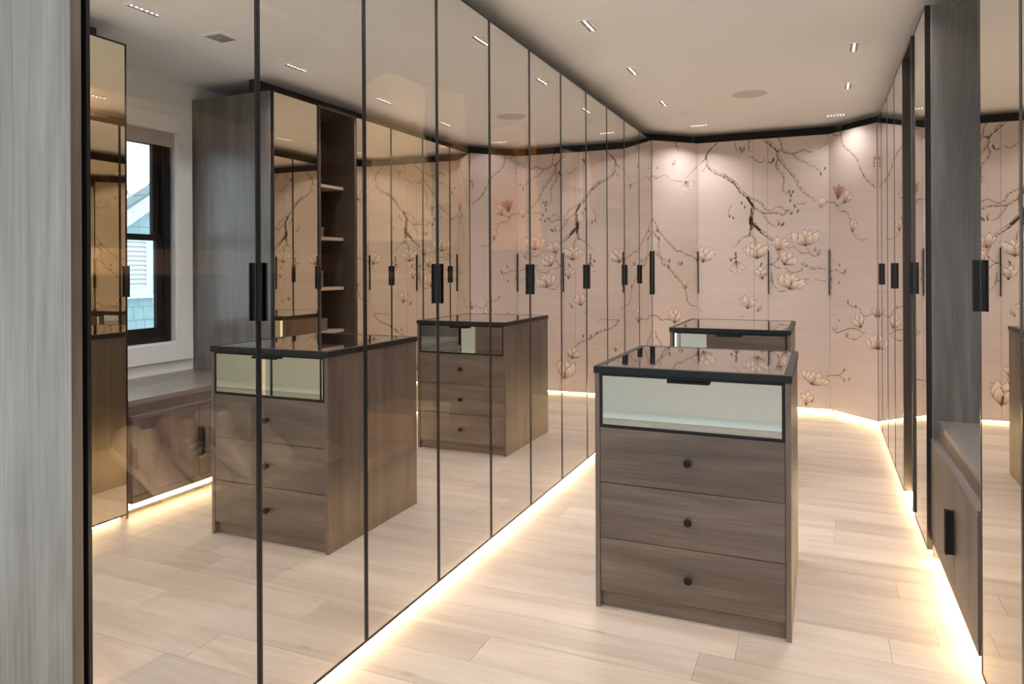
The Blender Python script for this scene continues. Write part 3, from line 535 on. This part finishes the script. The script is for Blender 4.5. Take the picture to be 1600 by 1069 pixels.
# ------------------------------------------------------------------ islands
def island(label, x0, y0, wd, dp):
    x1, y1 = x0 + wd, y0 + dp; H_ = 0.708 * K; T = 0.019; zt = 0.688 * K
    r = thing('drawer_island', label, 'drawer unit', ((x0 + x1) / 2, (y0 + y1) / 2, 0))
    for xa in (x0, x1 - T): build('side_panel', MB().box(xa, xa + T, y0, y1, 0.0, zt - 0.0005, bev=0.0008), 'walnut_2', r)
    build('back_panel', MB().box(x0 + T, x1 - T, y1 - 0.019, y1 - 0.001, 0.0, zt - 0.0005), 'walnut_0', r)
    build('toe_kick', MB().box(x0 + T, x1 - T, y0 + 0.022, y0 + 0.040, 0.0, 0.0625), 'walnut_0', r)
    build('carcass', MB().box(x0 + T, x1 - T, y0 + 0.024, y1 - 0.020, 0.064, zt - 0.001), 'cell_dark', r)
    fx0, fx1 = x0 + T + 0.0015, x1 - T - 0.0015; zl = [0.047 * K, 0.205 * K, 0.367 * K, 0.530 * K, 0.6865 * K]
    xm = (x0 + x1) / 2
    for i in range(3):
        d = build('drawer', MB().box(fx0, fx1, y0 + 0.003, y0 + 0.022, zl[i] + 0.0015, zl[i + 1] - 0.0015, bev=0.0008), 'walnut_0', r)
        zk = (0.123, 0.285, 0.450)[i] * K
        build('knob', MB().lathe((xm, y0 + 0.003, zk), (0, -1, 0), [(0.007, 0.0), (0.007, 0.010), (0.0135, 0.013), (0.015, 0.018), (0.0145, 0.024), (0.011, 0.026)], 20), 'black_metal', d, 'round black knob')
    mb = MB(); za, zb_ = zl[3] + 0.0015, zl[4]; F = 0.010
    mb.box(fx0, fx0 + F, y0 + 0.002, y0 + 0.022, za, zb_).box(fx1 - F, fx1, y0 + 0.002, y0 + 0.022, za, zb_).box(fx0 + F, fx1 - F, y0 + 0.002, y0 + 0.022, za, za + F).box(fx0 + F, fx1 - F, y0 + 0.002, y0 + 0.022, zb_ - F * 0.8, zb_)
    d = build('glass_drawer', mb, 'black_top', r, 'top drawer with mirrored glass front in a black frame')
    build('glass', MB().box(fx0 + F, fx1 - F, y0 + 0.004, y0 + 0.010, za + F, zb_ - F * 0.8), 'mirror_drawer', d, 'pale mirrored glass')
    px0, px1 = x0 + 0.2133 * K, x0 + 0.3303 * K
    build('pull', MB().box(px0, px1, y0 - 0.016, y0 + 0.003, zb_ - 0.0115, zb_ - 0.0085).box(px0, px1, y0 - 0.016, y0 - 0.013, zb_ - 0.020, zb_ - 0.0085), 'black_metal', d, 'slim metal tab pull')
    O = 0.004; B_ = 0.024; mb = MB()
    mb.box(x0 - O, x1 + O, y0 - O, y0 + B_, zt, H_).box(x0 - O, x1 + O, y1 - B_, y1 + O, zt, H_).box(x0 - O, x0 + B_, y0 + B_, y1 - B_, zt, H_).box(x1 - B_, x1 + O, y0 + B_, y1 - B_, zt, H_)
    t = build('top_frame', mb, 'black_top', r, 'black frame around the glass top')
    build('top_glass', MB().box(x0 + B_, x1 - B_, y0 + B_, y1 - B_, zt, H_ - 0.0008), 'smoked_glass', t, 'dark glass inset')
island('dark wood drawer island with glass top standing in front', -0.6153 * K + 0.004, 2.033 * K + 0.004, 0.5448 * K - 0.008, 0.6025 * K - 0.008)
island('second drawer island standing farther back before the floral wall', -0.6675 * K + 0.004, 3.4538 * K + 0.004, 0.5454 * K - 0.008, 0.6369 * K - 0.008)

# ------------------------------------------------------------------ ceiling fittings
def downlight(label, x, y, ln=0.205, along='y', power=1.0, cells=6):
    r = thing('downlight', label, 'ceiling light', (x, y, ZC), 'recessed slot downlights in the ceiling')
    hl, hw = ln / 2, 0.045; e = 0.012
    P = lambda a0, a1, b0, b1, z0, z1, mb: mb.box(x + b0, x + b1, y + a0, y + a1, z0, z1) if along == 'y' else mb.box(x + a0, x + a1, y + b0, y + b1, z0, z1)
    mb = MB(); P(-hl, -hl + e, -hw, hw, ZC - 0.004, ZC, mb); P(hl - e, hl, -hw, hw, ZC - 0.004, ZC, mb); P(-hl + e, hl - e, -hw, -0.021, ZC - 0.004, ZC, mb); P(-hl + e, hl - e, 0.021, hw, ZC - 0.004, ZC, mb)
    build('trim_plate', mb, 'ceiling_white', r)
    p = (2 * (hl - e)) / cells; mb = MB(); A_ = []
    for i in range(cells + 1): c0 = -hl + e + i * p; A_ += [max(c0 - 0.003, -hl + e), min(c0 + 0.003, hl - e)]
    B2 = [-0.021, -0.019, 0.019, 0.021]; nb = len(B2); na = len(A_)
    vs_ = [((x + b_, y + a_) if along == 'y' else (x + a_, y + b_)) + (z_,) for z_ in (ZC - 0.005, ZC - 0.0012) for a_ in A_ for b_ in B2]
    cell = lambda i, j: 0 <= i < na - 1 and 0 <= j < nb - 1 and (i % 2 == 0 or j != 1)
    I = lambda k_, i, j: k_ * na * nb + i * nb + j; fs = []
    for i in range(na - 1):
        for j in range(nb - 1):
            if not cell(i, j): continue
            fs += [(I(0, i, j), I(0, i + 1, j), I(0, i + 1, j + 1), I(0, i, j + 1)), (I(1, i, j), I(1, i, j + 1), I(1, i + 1, j + 1), I(1, i + 1, j))]
            for (di, dj, q0, q1) in ((-1, 0, (i, j), (i, j + 1)), (1, 0, (i + 1, j + 1), (i + 1, j)), (0, -1, (i + 1, j), (i, j)), (0, 1, (i, j + 1), (i + 1, j + 1))):
                if not cell(i + di, j + dj): fs.append((I(0, *q0), I(0, *q1), I(1, *q1), I(1, *q0)))
    mb.add(vs_, fs)
    build('baffle', mb, 'reflector', r)
    back = MB(); P(-hl + e, hl - e, -0.021, 0.021, ZC - 0.001, ZC - 0.0002, back); build('recess', back, 'cell_dark', r)
    for i in range(cells):
        a0 = -hl + e + (i + 0.5) * p; cx_, cy_ = (x, y + a0) if along == 'y' else (x + a0, y)
        build('lens', MB().lathe((cx_, cy_, ZC - 0.0012), (0, 0, -1), [(0.0075, 0), (0.0065, 0.001)], 10), 'lamp_lens', r)
    o = lamp('lamp', 'AREA', (x, y, ZC - 0.008), LAMP_W * power, WARM, r, shape='RECTANGLE', size=0.03 if along == 'y' else ln - 0.03, size_y=ln - 0.03 if along == 'y' else 0.03, spread=math.radians(125))
    return r
row = ['nearest the viewer', 'second in its row', 'third in its row', 'fourth in its row']
LX, RX = -0.855 * K, 0.142 * K
for i, y in enumerate((2.03, 2.777, 3.51, 4.275)): downlight('slot downlight in the left ceiling row, ' + row[i], LX, y * K)
for i, y in enumerate((2.03, 2.779, 3.535, 4.278)): downlight('slot downlight in the right ceiling row, ' + row[i], RX, (y if i else 1.93) * K)
downlight('slot downlight turned crosswise at the left angled floral panel', -0.768 * K, 5.06 * K, 0.175, 'x', 0.65)
downlight('slot downlight turned crosswise at the right angled floral panel', 0.096 * K, 5.08 * K, 0.175, 'x', 0.28)
downlight('slot downlight in the left ceiling row above the doorway', LX, 1.2 * K); downlight('slot downlight in the right ceiling row above the doorway', RX, 1.2 * K)
c = (-0.365 * K, 4.24 * K)
r = thing('ceiling_speaker', 'round grey ceiling speaker grille above the islands', 'speaker', (*c, ZC))
build('rim', MB().lathe((*c, ZC), (0, 0, -1), [(0.135, 0), (0.135, 0.004), (0.128, 0.006)], 40), 'ceiling_white', r); build('grille', MB().lathe((*c, ZC - 0.006), (0, 0, -1), [(0.127, 0), (0.122, 0.003)], 40), 'grille', r)
c = (-0.778 * K, 4.59 * K)
r = thing('smoke_detector', 'small white round detector near the far end of the ceiling', 'detector', (*c, ZC))
build('base', MB().lathe((*c, ZC), (0, 0, -1), [(0.045, 0), (0.045, 0.008)], 24), 'trim_white', r); build('cap', MB().lathe((*c, ZC - 0.008), (0, 0, -1), [(0.036, 0), (0.034, 0.006), (0.024, 0.010)], 24), 'trim_white', r)
vx0, vx1, vy0, vy1 = 0.085 * K, 0.175 * K, 2.245 * K, 2.345 * K
r = thing('air_vent', 'square grey air vent in the ceiling, seen in the left mirrors', 'vent', ((vx0 + vx1) / 2, (vy0 + vy1) / 2, ZC))
mb = MB(); e = 0.022; mb.box(vx0 - e, vx1 + e, vy0 - e, vy0, ZC - 0.005, ZC).box(vx0 - e, vx1 + e, vy1, vy1 + e, ZC - 0.005, ZC).box(vx0 - e, vx0, vy0, vy1, ZC - 0.005, ZC).box(vx1, vx1 + e, vy0, vy1, ZC - 0.005, ZC)
build('frame', mb, 'ceiling_white', r); build('duct', MB().box(vx0, vx1, vy0, vy1, ZC - 0.001, ZC - 0.0002), 'vent_grey', r)
for i in range(9): yy = vy0 + (i + 0.5) * (vy1 - vy0) / 9; build('slat', MB().hexa([(vx0, yy - 0.006, ZC - 0.004), (vx1, yy - 0.006, ZC - 0.004), (vx1, yy - 0.004, ZC - 0.004), (vx0, yy - 0.004, ZC - 0.004), (vx0, yy + 0.004, ZC - 0.001), (vx1, yy + 0.004, ZC - 0.001), (vx1, yy + 0.006, ZC - 0.001), (vx0, yy + 0.006, ZC - 0.001)]), 'vent_grey', r)

# ------------------------------------------------------------------ window, shade
X0 = XW + 0.035
wi = build('window_1', MB().box(X0, XW + 0.12, WY0 + 0.012, WY0 + 0.06, WZ0 + 0.012, WZ1).box(X0, XW + 0.12, WY1 - 0.072, WY1 - 0.020, WZ0 + 0.012, WZ1).box(X0, XW + 0.12, WY0 + 0.06, WY1 - 0.06, WZ0 + 0.012, WZ0 + 0.055).box(X0, XW + 0.12, WY0 + 0.06, WY1 - 0.06, WZ1 - 0.04, WZ1), 'black_metal')
struct(wi, 'black double-hung sash window above the bench', 'window')
zm = 1.160 * K; ya, yb = WY0 + 0.06, WY1 - 0.072
def sash(x0, x1, z0, z1, st, bot, top):
    mb = MB().box(x0, x1, ya, ya + st, z0, z1).box(x0, x1, yb - st, yb, z0, z1).box(x0, x1, ya + st, yb - st, z0, z0 + bot).box(x0, x1, ya + st, yb - st, z1 - top, z1)
    s_ = build('sash', mb, 'black_metal', wi); build('pane', MB().box((x0 + x1) / 2 - 0.002, (x0 + x1) / 2 + 0.002, ya + st, yb - st, z0 + bot, z1 - top), 'window_glass', s_)
sash(XW + 0.045, XW + 0.075, WZ0 + 0.055, zm + 0.02, 0.055, 0.06, 0.04); sash(XW + 0.080, XW + 0.110, zm - 0.02, WZ1 - 0.04, 0.055, 0.04, 0.05)
build('reveal', MB().box(XW - 0.005, XW + 0.13, WY0, WY0 + 0.012, WZ0, WZ1).box(XW - 0.005, XW + 0.13, WY1 - 0.012, WY1, WZ0, WZ1).box(XW - 0.005, XW + 0.13, WY0, WY1, WZ0, WZ0 + 0.012), 'trim_white', wi)
cw = 0.094 * K - 0.006
for nm, bx in (('side_casing', (WY1 - 0.001, WY1 + cw, WZ0 - 0.02, WZ1 + 0.12)), ('side_casing', (WY0 - cw, WY0 + 0.001, WZ0 - 0.02, WZ1 + 0.12)), ('head_casing', (WY0, WY1, WZ1, WZ1 + 0.12)), ('sill_casing', (WY0, WY1 + cw, WZ0 - 0.12, WZ0 + 0.002))):
    build(nm, MB().box(XW - (0.020 if nm != 'sill_casing' else 0.024), XW - 0.0005, *bx, bev=0.001), 'trim_white', wi)
r = thing('roller_shade', 'grey roller shade pulled up at the top of the window', 'shade', (XW + 0.01, (WY0 + WY1) / 2, 1.628 * K))
build('fabric', MB().box(XW + 0.012, XW + 0.014, WY0 + 0.02, WY1 - 0.018, 1.640 * K, 1.697 * K), 'shade_fabric', r); build('hem_bar', MB().box(XW + 0.008, XW + 0.018, WY0 + 0.02, WY1 - 0.018, 1.628 * K, 1.640 * K), 'shade_fabric', r)
build('roller', MB().lathe((XW + 0.026, WY0 + 0.02, 1.68 * K), (0, 1, 0), [(0.016, 0), (0.016, WY1 - WY0 - 0.038)], 14), 'shade_fabric', r)

# ------------------------------------------------------------------ outside: neighbouring house, bare trees
HX = 4.5 * K; rz = lambda y_: (1.489 + 0.67 * (y_ - 5.325)) * K; PK = 6.7
def yzprism(mb, poly, x0, x1):
    n = len(poly); return mb.add([(x0, p[0], p[1]) for p in poly] + [(x1, p[0], p[1]) for p in poly], [tuple(range(n)), tuple(reversed(range(n, 2 * n)))] + [(i, n + i, n + (i + 1) % n, (i + 1) % n) for i in range(n)])
r = thing('neighbour_house', 'teal shingled house gable with white louvred vent outside the window', 'house', (HX + 1, 6.0 * K, -3.2))
build('wall', yzprism(MB(), [(4.2 * K, -3.2), (9.2 * K, -3.2), (9.2 * K, rz(PK) - 0.67 * 2.5 * K), (PK * K, rz(PK)), (4.2 * K, rz(4.2))], HX, HX + 0.1), 'siding_teal', r)
def slope(mb, dz0, dz1, x0, x1):
    yzprism(mb, [(4.0 * K, rz(4.0) + dz0), (PK * K, rz(PK) + dz0), (PK * K, rz(PK) + dz1), (4.0 * K, rz(4.0) + dz1)], x0, x1); yzprism(mb, [(PK * K, rz(PK) + dz0), (9.4 * K, rz(PK) - 0.67 * 2.7 * K + dz0), (9.4 * K, rz(PK) - 0.67 * 2.7 * K + dz1), (PK * K, rz(PK) + dz1)], x0, x1); return mb
build('rake_board', slope(MB(), -0.01, 0.245, HX - 0.10, HX - 0.06), 'outdoor_white', r); build('soffit', slope(MB(), 0.16, 0.20, HX - 0.06, HX + 0.1), 'outdoor_white', r)
build('roof', slope(MB(), 0.247, 0.285, HX - 0.14, HX + 0.12), 'roof_slate', r)
for j in range(5):
    y_ = 5.05 + j * 0.2; build('roof_shingle', yzprism(MB(), [(y_ * K, rz(y_) + 0.286), ((y_ + 0.19) * K, rz(y_ + 0.19) + 0.286), ((y_ + 0.19) * K, rz(y_ + 0.19) + 0.292), (y_ * K, rz(y_) + 0.300)], HX - 0.16, HX + 0.13), 'roof_slate', r)
ch = 0.142 * K; j = 0; z_ = 0.32 * K
while z_ < 1.95 * K:
    y_ = 4.95 * K + random.uniform(-0.1, 0)
    while y_ < 6.0 * K:
        wd = random.uniform(0.13, 0.23); zc_ = rz((y_ + wd / 2) / K)
        if z_ + ch < zc_ + 0.1: build('shingle', MB().hexa([(HX - 0.022, y_, z_), (HX - 0.022, y_ + wd - 0.006, z_), (HX, y_ + wd - 0.006, z_), (HX, y_, z_), (HX - 0.006, y_, z_ + ch), (HX - 0.006, y_ + wd - 0.006, z_ + ch), (HX, y_ + wd - 0.006, z_ + ch), (HX, y_, z_ + ch)]), 'siding_teal', r)
        y_ += wd
    z_ += ch
v = build('louvre_vent', MB().box(HX - 0.06, HX - 0.01, 5.51 * K, 5.59 * K, 0.72 * K, 1.36 * K).box(HX - 0.06, HX - 0.01, 4.95 * K, 5.03 * K, 0.72 * K, 1.36 * K).box(HX - 0.06, HX - 0.01, 5.03 * K, 5.51 * K, 1.29 * K, 1.36 * K).box(HX - 0.06, HX - 0.01, 5.03 * K, 5.51 * K, 0.72 * K, 0.80 * K).box(HX - 0.09, HX - 0.01, 4.93 * K, 5.61 * K, 0.69 * K, 0.72 * K).box(HX - 0.02, HX - 0.01, 5.03 * K, 5.51 * K, 0.80 * K, 1.29 * K), 'outdoor_white', r)
for i in range(10):
    zz = 0.80 * K + (i + 0.5) * 0.049 * K; build('slat', MB().hexa([(HX - 0.058, 5.03 * K, zz - 0.03), (HX - 0.058, 5.51 * K, zz - 0.03), (HX - 0.048, 5.51 * K, zz - 0.036), (HX - 0.048, 5.03 * K, zz - 0.036), (HX - 0.032, 5.03 * K, zz + 0.026), (HX - 0.032, 5.51 * K, zz + 0.026), (HX - 0.022, 5.51 * K, zz + 0.020), (HX - 0.022, 5.03 * K, zz + 0.020)]), 'outdoor_white', v)
def tree(label, x, y_, z0, h, seed):
    rnd = random.Random(seed); r = thing('bare_tree', label, 'tree', (x, y_, z0))
    build('trunk', MB().tube([(x, y_, z0), (x + 0.05, y_, z0 + h * 0.3), (x, y_ + 0.05, z0 + h * 0.6)], [0.11, 0.08, 0.05], 7), 'bark', r)
    mb = MB()
    def grow(p, d, ln, rad, lev):
        q = p + d * ln; m_ = p.lerp(q, 0.5) + Vector((rnd.uniform(-1, 1), rnd.uniform(-1, 1), 0)) * ln * 0.06
        mb.tube([p, m_, q], [rad, rad * 0.8, rad * 0.6], 4)
        if lev:
            for _ in range(3): grow(p.lerp(q, rnd.uniform(0.45, 1)), (d + Vector((rnd.uniform(-.6, .6), rnd.uniform(-.6, .6), rnd.uniform(-.1, .4)))).normalized(), ln * rnd.uniform(0.55, 0.8), rad * 0.55, lev - 1)
    for _ in range(5): grow(Vector((x, y_, z0 + h * rnd.uniform(0.35, 0.6))), Vector((rnd.uniform(-.5, .5), rnd.uniform(-.5, .5), 1)).normalized(), h * 0.25, 0.035, 3)
    build('branches', mb, 'bark', r)
tree('bare winter tree behind the neighbouring house, the left one', 9.6 * K, 9.9 * K, -3.2, 7.4, 3); tree('bare winter tree behind the neighbouring house, the right one', 13.5 * K, 15.5 * K, -3.2, 8.6, 5)
struct(build('ground_outside', MB().box(1.6, 40, -20, 40, -3.3, -3.2), 'ground'))

# ------------------------------------------------------------------ what shows through the left glass
def garment(label, x, y_, ztop, zbot, wid, dep, mat, face_x=True, seed=1, name='dress', flare=1.25, sleeves=0.0):
    rnd = random.Random(seed); r = thing(name, label, 'clothing', (x, y_, zbot)); n = 36; lev = 14; vs_, fs = [], []
    ph = [rnd.uniform(0, 6.28) for _ in range(3)]
    for k in range(lev):
        t = k / (lev - 1); z_ = ztop - (ztop - zbot) * t
        w_ = wid / 2 * (0.28 + 0.72 * min(1, (t / 0.10) ** 0.6)) * (1 + (flare - 1) * max(0, t - 0.1)); w_ *= 1 - 0.10 * math.exp(-((t - 0.42) / 0.15) ** 2); d_ = dep / 2 * (0.35 + 0.65 * min(1, t / 0.15))
        for i in range(n):
            th = 2 * math.pi * i / n; fo = 1 + 0.16 * t * math.sin(5 * th + ph[0]) + 0.10 * t * math.sin(9 * th + ph[1])
            a_, b_ = math.cos(th) * w_ * (1 + 0.03 * math.sin(7 * th + ph[2])), math.sin(th) * d_ * fo
            vs_.append((x + b_, y_ + a_, z_) if face_x else (x + a_, y_ + b_, z_))
    for k in range(lev - 1):
        for i in range(n): fs.append((k * n + i, k * n + (i + 1) % n, (k + 1) * n + (i + 1) % n, (k + 1) * n + i))
    mb = MB(); mb.add(vs_, fs, 0, True); build('body', mb, mat, r)
    if sleeves:
        for s in (-1, 1):
            sx, sy = (0, s * wid * 0.46) if face_x else (s * wid * 0.46, 0)
            build('sleeve', MB().tube([(x + sx, y_ + sy, ztop - 0.06), (x + sx * 1.12, y_ + sy * 1.12, ztop - sleeves * 0.5), (x + sx * 1.14, y_ + sy * 1.14, ztop - sleeves)], [0.05, 0.048, 0.04], 12), mat, r)
    U = Vector((0, 1, 0)) if face_x else Vector((1, 0, 0)); c_ = Vector((x, y_, ztop))
    build('hanger', MB().tube([c_ - U * wid * 0.42 + Vector((0, 0, -0.045)), c_ + Vector((0, 0, 0.02)), c_ + U * wid * 0.42 + Vector((0, 0, -0.045))], 0.006, 8).tube([c_ + Vector((0, 0, 0.02)), c_ + Vector((0, 0, 0.06)), c_ + U * 0.018 + Vector((0, 0, 0.085)), c_ + U * 0.0 + Vector((0, 0, 0.104))], 0.0025, 6), 'black_metal', r)
def rail(root, x, y0, y1, z): build('hanging_rail', MB().tube([(x, y0, z), (x, y1, z)], 0.012, 12), 'black_metal', root)
RZ = 2.30; xr_ = AX - 0.27
for i in (1, 2, 3): rail(LEFT[i], xr_, YS[2 * i] + 0.02, YS[2 * i + 2] - 0.02, RZ)
garment('long cream dress hanging behind the second pair of mirror doors', xr_, 1.99 * K, RZ - 0.10, 1.09 * K, 0.36, 0.10, 'cloth_cream', False, 2, 'dress', 1.30)
garment('tan jacket hanging beside the cream dress behind the glass', xr_ + 0.01, 2.17 * K, RZ - 0.10, 1.22 * K, 0.40, 0.11, 'cloth_tan', False, 3, 'jacket', 1.05, 0.60)
garment('orange dress hanging behind the middle mirror doors', xr_ + 0.02, 2.93 * K, RZ - 0.10, 1.08 * K, 0.38, 0.10, 'cloth_orange', False, 7, 'dress', 1.2)
garment('brown shirt hanging next to the orange dress behind the glass', xr_, 3.045 * K, RZ - 0.10, 1.22 * K, 0.42, 0.10, 'cloth_brown', False, 5, 'shirt', 1.05, 0.5)
garment('white shirt hanging behind the fourth pair of mirror doors', xr_, 3.62 * K, RZ - 0.10, 1.25 * K, 0.42, 0.12, 'cloth_white', False, 8, 'shirt', 1.05, 0.5)
garment('rust red shirt hanging behind the fourth pair of mirror doors', xr_, 3.76 * K, RZ - 0.10, 1.25 * K, 0.42, 0.12, 'cloth_red', False, 6, 'shirt', 1.05, 0.5)
carton('pale kraft carton on the low shelf behind the second pair of mirror doors', AX - 0.38, AX - 0.09, 1.92 * K, 2.16 * K, SHELF[1][0], SHELF[1][0] + 0.11, 'box_kraft')
TILT = 0.42
def sneaker(label, y_, z, mat, acc, dx=0.0):
    """toe towards the glass (+x)"""
    x0 = AX - 0.36 + dx; r = thing('sneaker', label, 'shoe', (x0 + 0.14, y_, z), 'sneakers on the shelf behind the first mirror doors')
    r.rotation_euler = (0, TILT, 0)
    L_ = 0.285; st = [(0.0, .026, .085), (0.08, .034, .098), (0.25, .036, .100), (0.42, .035, .088), (0.56, .040, .068), (0.72, .046, .052), (0.86, .045, .045), (0.96, .034, .038), (1.0, .018, .030)]
    def loft(zlo, zf, wf):
        vs_, fs = [], []; n = 14
        for t, hw, h in st:
            for i in range(n):
                th = math.pi * 2 * i / n; c_, s_ = math.cos(th), math.sin(th)
                vs_.append((x0 + t * L_, y_ + hw * wf * math.copysign(abs(c_) ** 0.7, c_), z + zlo + (zf(h) - zlo) * (0.5 + 0.5 * math.copysign(abs(s_) ** 0.7, s_))))
        m_ = len(st)
        for k in range(m_ - 1):
            for i in range(n): fs.append((k * n + i, k * n + (i + 1) % n, (k + 1) * n + (i + 1) % n, (k + 1) * n + i))
        fs += [tuple(range(n)), tuple(reversed(range((m_ - 1) * n, m_ * n)))]
        return MB().add(vs_, fs, 0, True)
    build('upper', loft(0.018, lambda h: h, 0.93), mat, r); build('sole', loft(0.0, lambda h: 0.028, 1.06), 'sneaker_sole', r)
    build('tongue', MB().tube([(x0 + 0.13, y_, z + 0.075), (x0 + 0.10, y_, z + 0.105), (x0 + 0.085, y_, z + 0.125)], [0.02, 0.022, 0.018], 8), mat, r)
    for i in range(4):
        xx = x0 + 0.125 + i * 0.020; zz = z + 0.090 - i * 0.0085
        build('lace', MB().tube([(xx, y_ - 0.026, zz - 0.012), (xx + 0.004, y_, zz + 0.003), (xx, y_ + 0.026, zz - 0.012)], 0.0035, 6), 'cloth_white', r)
    for s in (-1, 1): build('side_stripe', MB().hexa([(x0 + 0.10, y_ + s * 0.0335, z + 0.03), (x0 + 0.13, y_ + s * 0.0345, z + 0.03), (x0 + 0.13, y_ + s * 0.038, z + 0.03), (x0 + 0.10, y_ + s * 0.037, z + 0.03), (x0 + 0.075, y_ + s * 0.028, z + 0.075), (x0 + 0.10, y_ + s * 0.028, z + 0.075), (x0 + 0.10, y_ + s * 0.034, z + 0.075), (x0 + 0.075, y_ + s * 0.034, z + 0.075)]), acc, r)
zs = 0.775; xc_ = AX - 0.22; sx, sz = 0.17 * math.cos(TILT), 0.17 * math.sin(TILT)
build('shoe_shelf', MB().hexa([(xc_ - sx, YS[0] + 0.03, zs + sz - 0.018), (xc_ + sx, YS[0] + 0.03, zs - sz - 0.018), (xc_ + sx, YS[2] - 0.03, zs - sz - 0.018), (xc_ - sx, YS[2] - 0.03, zs + sz - 0.018), (xc_ - sx, YS[0] + 0.03, zs + sz - 0.001), (xc_ + sx, YS[0] + 0.03, zs - sz - 0.001), (xc_ + sx, YS[2] - 0.03, zs - sz - 0.001), (xc_ - sx, YS[2] - 0.03, zs + sz - 0.001)]), 'shelf_edge', LEFT[0])
sneaker('white laced sneaker behind the glass, leftmost of the four', 1.045 * K, zs, 'sneaker_white', 'sneaker_tan'); sneaker('tan laced sneaker behind the glass, second of the four', 1.145 * K, zs, 'sneaker_tan', 'sneaker_white')
sneaker('white sneaker with dark stripes behind the glass, third of the four', 1.245 * K, zs, 'sneaker_white', 'sneaker_grey'); sneaker('pale sneaker behind the glass, rightmost of the four', 1.345 * K, zs, 'sneaker_white', 'sneaker_white')
